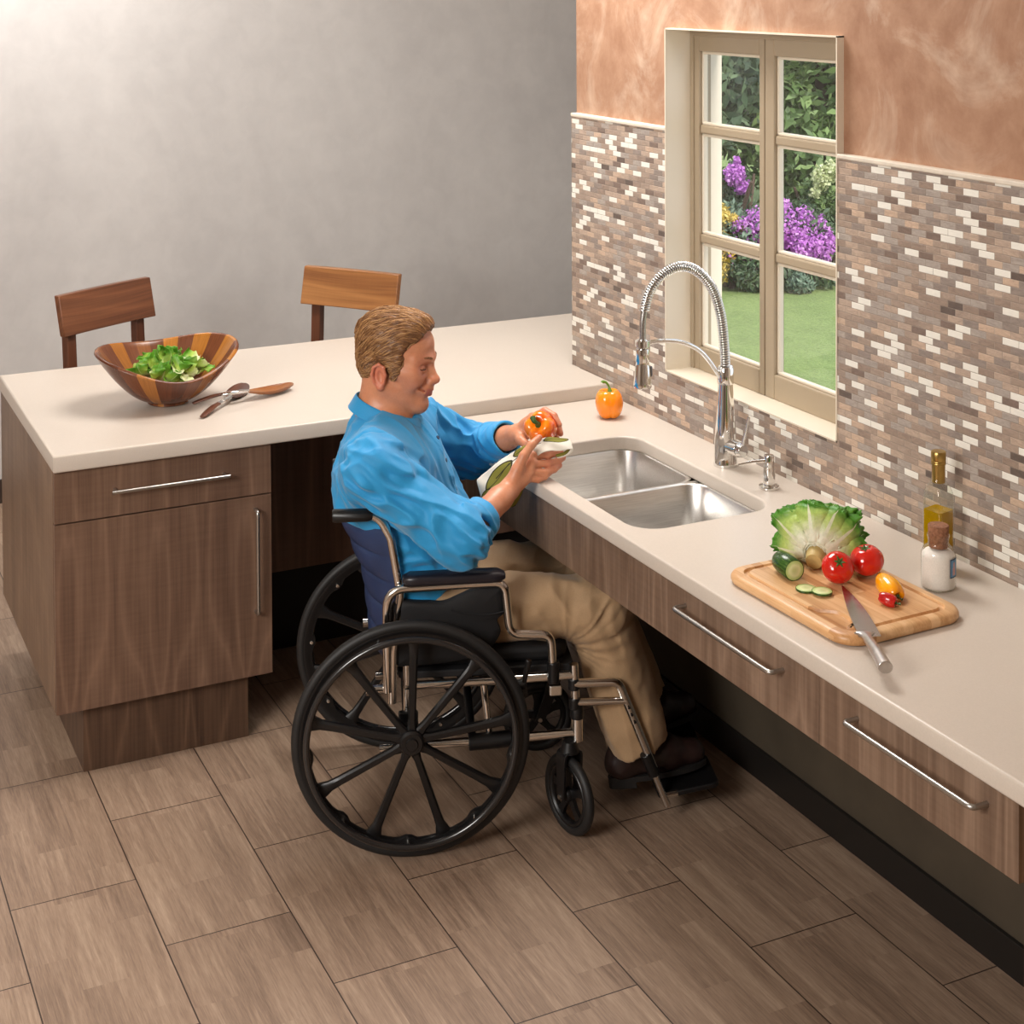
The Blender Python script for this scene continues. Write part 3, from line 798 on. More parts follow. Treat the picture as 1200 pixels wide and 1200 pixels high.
def bring(ins, r, z, bump=0.0):
    pts = rrect(-LB/2 + ins, -WB/2 + ins, LB/2 - ins, WB/2 - ins, max(r, .004), 10)
    # subdivide long sides evenly for the thumb well
    out = []
    n = len(pts)
    for i in range(n):
        a = pts[i]; b = pts[(i+1) % n]; d = math.hypot(b[0]-a[0], b[1]-a[1])
        k = 14 if d > .1 else 1
        for q in range(k):
            p = (a[0] + (b[0]-a[0])*q/k, a[1] + (b[1]-a[1])*q/k)
            zz = z
            if bump:
                # half-round well on the room side near the handle of the knife
                cx_, cy_ = .115, -WB/2 + ins
                dd = math.hypot(p[0] - cx_, 0)
                if p[1] < -WB/2 + ins + .004 and dd < .05:
                    p = (p[0], p[1] + bump*sqrt(max(0, 1 - (dd/.05)**2)))
            out.append((p[0], p[1], zz))
    return out
rg = [bring(.012, .045, 0), bring(.003, .053, .003), bring(0, .055, .009), bring(.0, .055, .015), bring(.003, .053, .0205), bring(.010, .047, TB), bring(.026, .034, TB),
      bring(.0275, .033, TB - .006), bring(.031, .030, TB - .0075), bring(.0365, .027, TB - .006, .040), bring(.038, .026, TB, .042), bring(.06, .02, TB, .03), bring(.085, .01, TB, .02)]
G().rings(rg, True, True).build('board', MAPLE, cb, smooth=40)
ZB = ZS + TB

# ------------------------------------------------------------------ knife
ax = Vector((-.578 + .385, -2.045 + 1.667, 0)); KL = ax.length; kz = math.atan2(ax.y, ax.x)
kn = empty('chef_knife', (-.385, -1.667, ZB), kz, label='steel kitchen knife lying across the edge of the cutting board', cat='knife')
BLADE = plain('blade_steel', (.52, .50, .48, 1), .24, 1, nscale=40, namt=.06)
HSTEEL = plain('handle_steel', (.58, .55, .53, 1), .3, 1, nscale=70, namt=.08)
# local x: tip 0 .. end KL ; blade lies flat with a slight tilt, edge to +y
LBL = .262
rg = []
for i in range(25):
    f = i/24; xx = f*LBL
    spine = -.018 - .000*f + .016*(1 - f)**2.2
    edge = .026*(1 - (1 - f)**2.6) + .0005
    zt_ = .0008 + .0014*min(1, f*3)
    mid = (spine + edge)/2
    rg.append([(xx, spine, .003 - zt_), (xx, mid, .003 - zt_*.8), (xx, edge, .003 - .0002), (xx, edge, .003 + .0002), (xx, mid, .003 + zt_*.8), (xx, spine, .003 + zt_)])
G().rings(rg, True, True).build('blade', BLADE, kn, smooth=30)
rg = []
for i in range(19):
    f = i/18; xx = LBL - .004 + f*(KL - LBL + .004)
    hw = .0095 + .0045*f**1.2 + .012*max(0, 1 - f*9)**1.5; hh = .0045 + .0075*min(1, f*1.6)**.9
    cy_ = -.006*(1 - f)
    rg.append([(xx, cy_ + hw*cos(2*pi*k/20)*1.0, .0055 + hh*.45 + hh*sin(2*pi*k/20)) for k in range(20)])
G().rings(rg, True, True).build('handle', HSTEEL, kn, smooth=50, bevel=.001)

# ------------------------------------------------------------------ lettuce head
LETT = leaf_mat('lettuce_leaf', srgb(244, 242, 220), srgb(198, 220, 122), srgb(84, 150, 42))
la = Vector((-.366, -1.548, ZB + .030)); lb = Vector((-.255, -1.455, ZB + .060)); 
hx = (lb - la).normalized()
items = []
rr = random.Random(5)
MH = frame_from(la, hx)
nl = 0
for ring_i, (cnt, opn, Ln, Wd) in enumerate(((5, .10, .105, .09), (7, .34, .118, .115), (9, .62, .122, .130), (10, .92, .122, .140), (9, 1.15, .112, .13))):
    for k in range(cnt):
        phi = 2*pi*(k + .5*ring_i)/cnt + rr.uniform(-.15, .15)
        o_ = opn + rr.uniform(-.05, .05)
        Ml = MH @ Matrix.Rotation(phi, 4, 'X') @ Matrix.Translation((0, 0, -.012 - .004*ring_i)) @ Matrix.Rotation(o_ , 4, 'Y')
        it = leaf_geo(Ln*rr.uniform(.92, 1.06), Wd, 1.1, .75 - .5*rr.random(), .011, rr.uniform(6.5, 8.5), 100 + nl, Ml, 26, 34, .30)
        vs, fs, al, ac = it
        # leaves press against the board
        vs = [Vector((p[0], p[1], max(p[2], ZB + .0015 + .002*rr.random()*0 + .0006*ring_i) if True else 0)) for p in vs]
        vs = [Vector((p.x, p.y, p.z if p.z < ZB + .115 else ZB + .115 + (p.z - ZB - .115)*.4)) for p in vs]
        items.append((vs, fs, al, ac)); nl += 1
lt = empty('lettuce', (la.x, la.y, ZB), label='green leaf lettuce head lying on the cutting board, white ribs in front', cat='lettuce')
build_leaves('leaves', items, LETT, lt, .0012)
bt = G().lathe([(.001, -.010), (.017, -.010), (.0205, -.006), (.023, .004), (.026, .03), (.02, .05), (.001, .055)], 28, frame_from(la + Vector((-.002, -.006, -.006)), Vector((0, 0, 1)), hx))
# lathe axis must follow hx
MB_ = frame_from(la - hx*.012 + Vector((0, 0, -.006)), hx) @ Matrix(((0, 0, 1, 0), (1, 0, 0, 0), (0, 1, 0, 0), (0, 0, 0, 1)))
G().lathe([(.001, -.010), (.0175, -.010), (.0190, -.008), (.0205, .004), (.028, .03), (.024, .055), (.001, .06)], 28, MB_).build('core', plain('lettuce_core', srgb(200, 174, 112), .5, nscale=60, namt=.12), lt, world=True, smooth=50)

# ------------------------------------------------------------------ tomatoes
TOM = gloss('tomato_skin', srgb(196, 24, 14), srgb(216, 38, 20), 9, .14, speck=srgb(214, 58, 30))
CALYX = plain('tomato_calyx', srgb(62, 96, 30), .55, nscale=40, namt=.25)
def tomato(loc, rot, size, label, lobes, depth):
    r_ = bpy.data.objects.new('tomato', None); COL.objects.link(r_)
    M = Matrix.Translation(loc) @ Euler(rot).to_matrix().to_4x4(); r_.location = loc; r_.rotation_euler = rot; MATW[r_.name] = M
    tag(r_, label, 'tomato', 'tomatoes on the cutting board')
    rg = []; n, m = 60, 28
    for k in range(m + 1):
        ph = -pi/2 + pi*(k/m); ring = []
        for i in range(n):
            a = 2*pi*i/n; l = abs(cos(lobes*a/2 + .3))
            gr_ = 1 - depth*(1 - l**.6)*max(0, sin(ph))**1.0
            r = max(size*cos(ph)**.92*gr_, .0003) if abs(ph) < pi/2 - 1e-4 else .0003
            zz = size*.84*sin(ph)
            if ph > 0: zz -= size*.20*max(0, 1 - r/(size*.5))**1.5
            ring.append((r*cos(a), r*sin(a), zz))
        rg.append(ring)
    G().rings(rg, True, True).build('flesh', TOM, r_, smooth=180)
    g = G(); zc = size*.66; rr_ = random.Random(3)
    for k in range(6):
        a = 2*pi*k/6 + .3; Lc = size*rr_.uniform(.42, .58); c_, s__ = cos(a), sin(a); rg = []
        for q in range(8):
            f = q/7; w = size*.075*sin(pi*min(1, .25 + .75*f))*(1.25 - f); rad = Lc*f + size*.02
            hz = zc + size*(.02 + .10*sin(pi*f*.9) + .03*f*(1 if k % 2 else -1.2))
            rg.append([(rad*c_ - w*s__, rad*s__ + w*c_, hz), (rad*c_, rad*s__, hz + size*.02), (rad*c_ + w*s__, rad*s__ - w*c_, hz), (rad*c_, rad*s__, hz - size*.015)])
        g.rings(rg, True, True)
    g.tube(bez([(0, 0, zc - size*.04), (.0, .0, zc + size*.10), (size*.06, size*.03, zc + size*.26)], 5), size*.055, 8)
    g.build('calyx', CALYX, r_, smooth=60)
tomato((-.381, -1.645, ZB + .0350), (R(40), R(-22), 0), .0350, 'round red tomato in front, its green star of leaves turned to the viewer', 5, .05)
tomato((-.298, -1.640, ZB + .0355), (R(-8), R(-10), R(40)), .0375, 'large ribbed red tomato behind the other tomato, beside the lettuce', 4, .12)

# ------------------------------------------------------------------ cucumber
t = NT('cucumber_skin')
x, y, z = t.sep(t.co())[:3]
an = t.math('ARCTAN2', y, z)
f = t.noise(t.comb(t.math('MULTIPLY', x, 18), t.math('MULTIPLY', an, 3.2), 1.0), 1, 4, .6)
t.set(t.ramp(f, [(.32, srgb(28, 56, 18)), (.55, srgb(48, 84, 28)), (.75, srgb(96, 128, 52))]), .25)
CUKE = t.m
t = NT('cucumber_flesh')
x, y, z = t.sep(t.co())[:3]
r_ = t.math('SQRT', t.math('ADD', t.math('MULTIPLY', y, y), t.math('MULTIPLY', z, z)))
n = t.noise(t.co(), 150, 3, .6)
t.set(t.ramp(t.math('ADD', t.math('MULTIPLY', r_, 38), t.math('MULTIPLY', t.math('SUBTRACT', n, .5), .22)), [(.12, srgb(196, 204, 140)), (.45, srgb(222, 226, 172)), (.62, srgb(196, 212, 142)), (.85, srgb(168, 192, 108))]), .28)
FLESH = t.m
CR = .0235
cu_ = Vector((-.452, -1.562, ZB + CR*.97))
ck = empty('cucumber', cu_, R(-118+20), label='short piece of green cucumber with its cut end facing forward', cat='cucumber')
# local x along the cucumber
def xl(prof, n=36): return G().lathe(prof, n, Matrix(((0, 0, 1, 0), (1, 0, 0, 0), (0, 1, 0, 0), (0, 0, 0, 1))))
MATW[ck.name] = Matrix.Translation(cu_) @ Matrix.Rotation(R(-98), 4, 'Z')
xl([(.001, -.048), (.010, -.0475), (.017, -.043), (.0215, -.034), (CR, -.018), (CR, .030), (CR - .0008, .0305)]).build('skin', CUKE, ck, smooth=60)
xl([(.001, .0308), (CR - .0025, .0306), (CR - .0008, .0300), (CR - .0012, .026), (.001, .026)]).build('cut_face', FLESH, ck, smooth=40)
def cslice(loc, rz, tilt, label):
    s_ = bpy.data.objects.new('cucumber_slice', None); COL.objects.link(s_)
    M = Matrix.Translation(loc) @ Euler((tilt, R(-90), rz)).to_matrix().to_4x4(); s_.location = loc; s_.rotation_euler = (tilt, R(-90), rz); MATW[s_.name] = M
    tag(s_, label, 'cucumber slice', 'cucumber slices on the board')
    q = .0222
    xl([(.001, -.0022), (q - .0016, -.0022), (q - .001, -.0018), (q - .001, .0018), (q - .0016, .0022), (.001, .0022)]).build('flesh', FLESH, s_, smooth=40)
    xl([(q - .0009, -.0021), (q, -.0019), (q, .0019), (q - .0009, .0021)]).build('rind', CUKE, s_, smooth=40)
cslice((-.465, -1.645, ZB + .0026), 0, 0, 'cucumber slice lying flat, nearer to the cut cucumber')
cslice((-.449, -1.680, ZB + .0060), 0, R(7), 'cucumber slice resting against the other slice, nearer to the knife')

# ------------------------------------------------------------------ two small peppers
YELLOW = gloss('yellow_pepper_skin', srgb(240, 148, 8), srgb(252, 184, 22), 20, .18)
REDP = gloss('red_pepper_skin', srgb(176, 18, 18), srgb(204, 30, 24), 20, .18)
pepper('sweet_pepper', (-.318, -1.712, ZB + .022), (R(98), R(-8), R(-12)), .0225, YELLOW, 'small yellow sweet pepper lying on the board beside the tomatoes', 3, STEMD, [(0, 0, .96), (0, 0, 1.06), (.10, 0, 1.14)], 'small sweet peppers on the board', depth=.10, taper=-.10, point=-.0, h=1.75)
pepper('sweet_pepper', (-.372, -1.772, ZB + .0155), (R(100), R(10), R(30)), .016, REDP, 'tiny red pepper with green stem end, beside the yellow pepper', 3, STEMD, [(0, 0, .90), (0, 0, 1.05), (.1, .1, 1.2)], 'small sweet peppers on the board', depth=.12, taper=.25, h=1.25, stem_r=.14)

# ------------------------------------------------------------------ salt jar
def thin_glass(name, tint=(1, 1, 1, 1), ior=1.45, rough=.02):
    t = NT(name)
    tr = t.n('ShaderNodeBsdfTransparent'); tr.inputs[0].default_value = tint
    gl = t.n('ShaderNodeBsdfGlossy'); gl.inputs['Roughness'].default_value = rough
    lw = t.n('ShaderNodeLayerWeight'); frv = t.math('ADD', .04, t.math('MULTIPLY', t.math('POWER', lw.outputs['Facing'], 3.0), .8))
    mx = t.n('ShaderNodeMixShader'); t.l(frv, mx.inputs[0]); t.l(tr.outputs[0], mx.inputs[1]); t.l(gl.outputs[0], mx.inputs[2])
    t.l(mx.outputs[0], t.out.inputs[0]); return t.m
JG = thin_glass('jar_glass', (.97, .98, .97, 1))
BG = thin_glass('bottle_glass', (.95, .97, .94, 1))
JX, JY = -.160, -1.712
sj = empty('salt_jar', (JX, JY, ZS), label='glass jar of white salt with a cork stopper and a small blue label', cat='jar')
T_ = Matrix.Translation((JX, JY, ZS))
prof = [(.001, .001), (.040, .001), (.0445, .004), (.0455, .010), (.0455, .078), (.0445, .086), (.040, .095), (.031, .102), (.0275, .106), (.0270, .112), (.0285, .122), (.0295, .124), (.0295, .128), (.027, .129)]
G().lathe(prof, 44, T_, cap=True).build('glass', JG, sj, world=True, smooth=40)
G().lathe([(.001, .003), (.038, .003), (.0425, .006), (.0435, .012), (.0435, .077), (.042, .083), (.036, .089), (.020, .093), (.001, .0935)], 40, T_).build('salt', plain('salt_grains', srgb(236, 228, 220), .8, nscale=300, namt=.06, bump=.3, bscale=900), sj, world=True, smooth=60)
t = NT('cork'); f = t.noise(t.co(), 120, 4, .7)
t.set(t.ramp(f, [(.35, srgb(112, 72, 48)), (.6, srgb(150, 102, 74)), (.8, srgb(172, 124, 94))]), .8); t.bump(f, .3, .001)
G().lathe([(.001, .098), (.0245, .098), (.0262, .122), (.0275, .148), (.0262, .1505), (.001, .151)], 32, T_).build('cork', t.m, sj, world=True, smooth=35)
# printed label: a blue panel with a plain standing shape
def curved_patch(r, a0, a1, z0, z1, n=14):
    g = G(); vs = []
    for i in range(n + 1):
        a = a0 + (a1 - a0)*i/n
        for rr_, zz in ((r, z0), (r, z1), (r + .0003, z1), (r + .0003, z0)): vs.append((JX + rr_*cos(a), JY + rr_*sin(a), ZS + zz))
    g.rings([vs[4*i:4*i+4] for i in range(n + 1)], True, True); return g
la_ = R(-75 + 5); 
lab = curved_patch(.0457, la_ - .34, la_ + .42, .034, .079).build('label', plain('label_dark_blue', srgb(44, 66, 92), .5, nscale=60, namt=.06), sj, world=True, smooth=40)
curved_patch(.0460, la_ - .29, la_ + .37, .037, .076).build('label_field', plain('label_sky_blue', srgb(96, 140, 176), .5, nscale=60, namt=.08), lab, world=True, smooth=40)
q = curved_patch(.0463, la_ - .14, la_ + .10, .040, .058)
q2 = curved_patch(.0463, la_ - .09, la_ + .05, .058, .070); b_ = len(q.v); q.v += q2.v; q.f += [tuple(i + b_ for i in f_) for f_ in q2.f]
q.build('label_print', plain('label_rose', srgb(196, 150, 146), .5, nscale=60, namt=.08), lab, world=True, smooth=40)

# ------------------------------------------------------------------ oil bottle
OX, OY = -.078, -1.618
ob = empty('oil_bottle', (OX, OY, ZS), R(12), label='square glass bottle of golden olive oil with a gold cap, behind the salt jar', cat='bottle')
def sq(h, r, z): return [(p[0], p[1], z) for p in rrect(-h, -h, h, h, r, 6)]
rg = [sq(.023, .006, 0), sq(.0258, .007, .003), sq(.0262, .007, .01), sq(.0262, .007, .172), sq(.0256, .010, .184), sq(.0232, .016, .198), sq(.0185, .0180, .210), sq(.0145, .0143, .220), sq(.0135, .0134, .235), sq(.0135, .0134, .250)]
G().rings(rg, True, True).build('glass', BG, ob, smooth=50)
t = NT('olive_oil')
t.set(srgb(190, 148, 14), .12, Transmission_Weight=.35, IOR=1.15, Coat_Weight=.2)
OIL = t.m
G().rings([sq(.0215, .005, .004), sq(.0246, .006, .007), sq(.0246, .006, .142), sq(.0243, .006, .1425)], True, True).build('oil', OIL, ob, smooth=40)
GOLD = plain('gold_cap', (.46, .31, .10, 1), .32, 1, nscale=60, namt=.08)
g = G().lathe([(.0136, .208), (.0150, .209), (.0150, .252), (.0165, .253), (.0168, .2555), (.0160, .257), (.0168, .2585), (.0168, .260), (.0160, .2615), (.0168, .263), (.0168, .282), (.0155, .2845), (.001, .285)], 32)
g.build('cap', GOLD, ob, smooth=35)
ob.scale = (1, 1, .93); sj.scale = (.82, .82, .92)
# ------------------------------------------------------------------ wheelchair, local x forward, y to the left of the sitter
CO = Vector((-.914, -.474, 0)); CROT = R(-19.7)
wc = empty('wheelchair', CO, CROT, label='manual wheelchair with navy backrest and black spoked wheels, the man sitting in it', cat='wheelchair')
RUBBER = plain('tyre_rubber', srgb(27, 26, 26), .55, nscale=40, namt=.1)
BLACKPL = plain('black_plastic', srgb(16, 15, 16), .38, nscale=30, namt=.08)
RIMPL = plain('hand_rim_coat', srgb(30, 29, 30), .22, nscale=30, namt=.06, Coat_Weight=.5)
NAVY = NT('navy_vinyl')
f = NAVY.noise(NAVY.co(), 120, 3, .6); f2 = NAVY.noise(NAVY.co(), 7, 3)
NAVY.set(NAVY.ramp(f2, [(.3, srgb(30, 46, 80)), (.7, srgb(42, 62, 102))]), .36); NAVY.bump(f, .15, .0008); NAVY = NAVY.m
BLKCLOTH = plain('black_nylon', srgb(11, 10, 13), .7, nscale=14, namt=.2, bump=.25, bscale=500)
PADVINYL = plain('armrest_vinyl', srgb(30, 27, 34), .34, nscale=30, namt=.1, bump=.1, bscale=300)
CHROMEW = plain('frame_chrome', (.74, .71, .67, 1), .14, 1, nscale=30, namt=.04)
BOLTM = plain('bolt_steel', (.72, .71, .68, 1), .25, 1, nscale=30, namt=.05)
WR = .300
def ringtube(Rm, r, y, n=96, m=14, ry=None):
    g = G(); g.rings([[((Rm + r*cos(2*pi*k/m))*cos(2*pi*i/n), y + (ry or r)*sin(2*pi*k/m), (Rm + r*cos(2*pi*k/m))*sin(2*pi*i/n)) for k in range(m)] for i in range(n)] , True, False)
    b = (n - 1)*m
    for k in range(m):
        j = (k + 1) % m; g.f.append((b + k, b + j, j, k))
    return g
def wheel(sy):
    # local: axle along y, outer side at y = -1 * s for the near wheel
    g = G(); n = 108; m = 10
    rg = []
    for i in range(n):
        a = 2*pi*i/n
        ph = ((a - R(88)) / (2*pi/9)) % 1.0
        tab = .011*max(0, 1 - abs(ph - .5)/.13)**.7 if abs(ph - .5) < .13 else 0
        fil = .010*max(0, 1 - min(ph, 1 - ph)/.10)**2 if min(ph, 1 - ph) < .10 else 0
        ri = .2575 - tab - fil
        sec = [(.280, -.012), (.274, -.0125), (.266, -.0095), (ri, -.0085), (ri - .002, 0), (ri, .0085), (.266, .0095), (.274, .0125), (.280, .012), (.278, 0)]
        rg.append([(r*cos(a), y, r*sin(a)) for r, y in sec])
    for i in range(n): pass
    g.rings(rg + [rg[0]], True, False)
    # nine moulded spokes
    for k in range(9):
        a = R(88) + 2*pi*k/9; c_, s_ = cos(a), sin(a); sp = []
        for q in range(9):
            f_ = q/8; rad = .022 + f_*.238; w_ = .0085 + .0025*f_ + .010*max(0, f_ - .86)/.14 + .006*max(0, .12 - f_)/.12; d_ = .0115 - .003*f_
            yo = -.012*(1 - f_)
            sec = [(-w_, -d_*.55), (-w_*.55, -d_), (w_*.55, -d_), (w_, -d_*.55), (w_, d_*.55), (w_*.55, d_), (-w_*.55, d_), (-w_, d_*.55)]
            sp.append([(rad*c_ - u*s_, v + yo, rad*s_ + u*c_) for u, v in sec])
        g.rings(sp, True, True)
    g.lathe([(.001, -.036), (.026, -.036), (.031, -.030), (.032, -.010), (.032, .022), (.026, .030), (.001, .030)], 36, Matrix(((1, 0, 0, 0), (0, 0, 1, 0), (0, 1, 0, 0), (0, 0, 0, 1))))
    o = g.build('rear_wheel', BLACKPL, wc, smooth=35)
    ringtube(.2865, .0138, 0).build('tyre', RUBBER, o, smooth=180)
    ringtube(.262, .0088, -.030).build('hand_rim', RIMPL, o, smooth=180)
    h = G().lathe([(.001, -.041), (.014, -.041), (.016, -.038), (.016, -.034), (.021, -.034), (.0225, -.036), (.024, -.034), (.024, -.031), (.001, -.031)], 32, Matrix(((1, 0, 0, 0), (0, 0, 1, 0), (0, 1, 0, 0), (0, 0, 0, 1))))
    h.build('hub_cap', BLACKPL, o, smooth=30)
    for k in range(9):
        a = R(88 + 20) + 2*pi*k/9
        b = G(); p = Vector((.258*cos(a), 0, .258*sin(a)))
        b.lathe([(.001, .0135), (.0045, .0130), (.0055, .011), (.0055, .009), (.001, .009)], 14, Matrix.Translation(p) @ Matrix(((1, 0, 0, 0), (0, 0, 1, 0), (0, 1, 0, 0), (0, 0, 0, 1))))
        b.cyl(p + Vector((0, -.006, 0)), p + Vector((0, -.030, 0)), .005, n=12)
        b.build('bolt', BOLTM, o, smooth=30)
    o.location = (0, sy*.283, WR)
    if sy > 0: o.rotation_euler = (0, R(23), pi)      # mirror: the outer face looks away
    return o
wheel(-1); wheel(1)

def caster(loc, head, stem):
    r_ = .1; l = Vector(loc)
    Mc_ = Matrix.Rotation(head, 4, 'Z')
    Q = Matrix.Translation(l) @ Mc_
    g = ringtube(.074, .0095, 0, 60, 10, .011)
    for k in range(5):
        a = 2*pi*k/5 + .4; c_, s_ = cos(a), sin(a)
        g.rings([[(rad*c_ - u*s_, v, rad*s_ + u*c_) for u, v in ((-w_, -.005), (w_, -.005), (w_, .005), (-w_, .005))] for rad, w_ in ((.012, .012), (.045, .008), (.072, .014))], True, True)
    g.lathe([(.001, -.016), (.015, -.016), (.018, -.012), (.018, .012), (.015, .016), (.001, .016)], 24, Matrix(((1, 0, 0, 0), (0, 0, 1, 0), (0, 1, 0, 0), (0, 0, 0, 1))))
    w_ = G().add([Q @ Vector(p) for p in g.v], g.f).build('caster_wheel', BLACKPL, wc, smooth=40)
    t_ = ringtube(.0885, .0130, 0, 64, 12, .0125)
    G().add([Q @ Vector(p) for p in t_.v], t_.f).build('tyre', RUBBER, w_, smooth=180)
    # fork: crown and two blades down to the axle
    st = Vector(stem); f_ = G()
    Qi = Q.inverted(); s0 = Qi @ st
    for sy in (-1, 1):
        pts = [(s0.x, sy*.010, .118), (s0.x*.9, sy*.024, .108), (s0.x*.55, sy*.0255, .06), (0, sy*.0255, -.004)]
        rg = []
        P_ = bez(pts, 5)
        for i, p in enumerate(P_):
            hw = .022 - .008*i/(len(P_) - 1)
            rg.append([Q @ Vector((p.x - hw, p.y - .004, p.z)), Q @ Vector((p.x + hw, p.y - .004, p.z)), Q @ Vector((p.x + hw, p.y + .004, p.z)), Q @ Vector((p.x - hw, p.y + .004, p.z))])
        f_.rings(rg, True, True)
    f_.cyl(Q @ Vector((s0.x, 0, .112)), Q @ Vector((s0.x, 0, .140)), .026, .017)
    fk = f_.build('caster_fork', BLACKPL, wc, smooth=35, bevel=.002)
    G().cyl(Q @ Vector((0, -.033, 0)), Q @ Vector((0, .033, 0)), .0062, n=14).build('axle_bolt', BOLTM, fk, smooth=30)
    z0 = (Q @ Vector((s0.x, 0, .136))).z
    G().cyl((st.x, st.y, z0), (st.x, st.y, z0 + .062), .0155).build('stem_housing', CHROMEW, fk, smooth=40)
    G().lathe([(.001, 0), (.0175, 0), (.0185, .004), (.0180, .022), (.013, .034), (.001, .038)], 24, Matrix.Translation((st.x, st.y, z0 + .058))).build('stem_cap', BLACKPL, fk, smooth=40)
caster((.410, -.222, .1015), R(-63), (.432, -.243 + .03, .24))
caster((.385, .222, .1015), R(4), (.432, .226, .24))

RT = .0112
def mir(pts, sy): return [(p[0], p[1]*sy, p[2]) for p in pts]
for sy in (1, -1):
    Y = .215
    def tb(name, pts, r=RT, mat=CHROMEW, rad=.03, n=14, par=wc):
        return G().tube(fillet(mir(pts, sy), rad, 6), r, n).build(name, mat, par, smooth=60)
    # side frame
    g = G()
    g.tube(mir([(-.012, Y, .402), (.425, Y, .408)], sy), RT, 14)
    g.tube(mir([(-.078, Y, .243), (.428, Y, .257)], sy), RT, 14)
    g.tube(mir([(.424, Y, .437), (.432, Y, .235)], sy), RT*1.05, 14)
    g.tube(mir([(-.008, Y, .500), (-.006, Y, .262)], sy), RT*.9, 14)
    g.tube(mir([(.190, Y - .01, .400), (.205, Y - .01, .252)], sy), RT*.8, 14)
    g.tube(mir([(-.112, Y, .396), (-.046, Y, .398)], sy), RT*1.15, 14)
    g.build('side_frame', CHROMEW, wc, smooth=60)
    cl_ = G().tube(mir([(.150, Y, .2475), (.262, Y, .2515)], sy), .0205, 20).build('tube_clamp', BLACKPL, wc, smooth=40, bevel=.003)
    tb('back_cane', [(-.046, Y + .014, .368), (-.042, Y + .012, .500), (-.022, Y, .640), (-.046, Y, .785), (-.078, Y, .846), (-.150, Y, .848)], rad=.05)
    hg = G().tube(mir([(-.092, Y, .847), (-.104, Y, .847), (-.108, Y, .847), (-.190, Y, .848), (-.194, Y, .848)], sy), [.0125, .0165, .0165, .0170, .0145], 10)
    hg.build('push_handle', BLACKPL, wc, smooth=35)
    # armrest
    at_ = tb('arm_tube', [(-.058, Y + .022, .400), (-.058, Y + .022, .662), (.243, Y + .022, .668), (.256, Y + .020, .532), (.362, Y + .016, .524), (.369, Y + .012, .405)], rad=[.05, .035, .035, .03])
    pad = []
    for i in range(15):
        f_ = i/14; xx = -.018 + .262*f_; e_ = min(1, (f_*16)**.5 if f_ < .06 else 1, ((1 - f_)*12)**.5 if f_ > .92 else 1)
        hw, hh = .0265*(.55 + .45*e_), .0145*(.5 + .5*e_)
        pad.append([(xx, sy*(Y + .022) + hw*math.copysign(abs(cos(2*pi*k/20))**.55, cos(2*pi*k/20)), .6865 + hh*math.copysign(abs(sin(2*pi*k/20))**.65, sin(2*pi*k/20))) for k in range(20)])
    G().rings(pad, True, True).build('arm_pad', PADVINYL, wc, smooth=60, bevel=.002)
    sk_ = G().tube(mir([(.369, Y + .012, .452), (.369, Y + .012, .396)], sy), [.0165, .0150], 18).build('arm_socket', BLACKPL, wc, smooth=40, bevel=.003)
    # skirt guard: nylon panel with a stitched pocket lip
    poly = [(-.048, .612), (.03, .620), (.085, .616), (.125, .630), (.178, .650), (.228, .650), (.241, .643), (.244, .585), (.226, .565), (.234, .535), (.222, .508), (.195, .484), (.12, .462), (-.03, .455), (-.048, .47)]
    P_ = [Vector((a, 0, b)) for a, b in poly]; P2 = []
    for i in range(len(P_)):
        a, b, c, d = P_[i-1], P_[i], P_[(i+1) % len(P_)], P_[(i+2) % len(P_)]
        for q in range(4):
            tt = q/4; P2.append(.5*((2*b) + (c - a)*tt + (2*a - 5*b + 4*c - d)*tt*tt + (3*b - a - 3*c + d)*tt**3))
    rg = []
    cen = sum(P2, Vector())/len(P2)
    for yy, k_ in ((Y - .012, .97), (Y - .008, 1.0), (Y + .004, 1.0), (Y + .010, .97), (Y + .014, .80), (Y + .016, .4)):
        rg.append([(cen.x + (p.x - cen.x)*k_, sy*yy, cen.z + (p.z - cen.z)*k_) for p in P2])
    G().rings(rg, True, True).build('skirt_guard', BLKCLOTH, wc, smooth=50)
    sv = [(.105, .600), (.150, .588), (.205, .584), (.242, .590)]
    G().tube(bez([(a, sy*(Y + .0175), b) for a, b in sv], 6), .0022, 8).build('seam', BLKCLOTH, wc, smooth=60)
    # wheel lock
    wl = G().tube(mir([(.268, Y + .026, .398), (.296, Y + .030, .402)], sy), .012, 12)
    wl.tube(mir([(.288, Y + .030, .400), (.300, Y + .032, .452), (.303, Y + .032, .468)], sy), [.006, .0075, .0095], 12)
    wl.box((.255, sy*(Y + .012), .372), (.30, sy*(Y + .036), .398))
    wl.build('wheel_lock', BLACKPL, wc, smooth=40, bevel=.002)
    # leg rest
    tb('footrest_hanger', [(.424, Y + .004, .388), (.540, Y + .004, .386), (.634, Y - .008, .150)], r=.0118, rad=.03)
    G().tube(mir([(.428, Y + .004, .338), (.560, Y + .004, .336)], sy), .0098, 14).build('hanger_brace', CHROMEW, wc, smooth=60)
    G().tube(mir([(.612, Y - .004, .190), (.637, Y - .009, .130)], sy), .0155, 18).build('adjuster', BLACKPL, wc, smooth=40, bevel=.002)
    G().tube(mir([(.625, Y - .007, .162), (.672, Y - .012, .045)], sy), .0095, 14).build('footrest_tube', CHROMEW, wc, smooth=60)
    pl_ = G(); Mp = Matrix.Translation((.665, sy*(Y - .022), .066)) @ Matrix.Rotation(R(-9), 4, 'Y')
    pl_.prism([(p[0], p[1]*sy) for p in rrect(-.015, -.150, .150, .008, .02)], -.006, .008, Mp)
    pl_.build('foot_plate', BLACKPL, wc, smooth=35, bevel=.003)
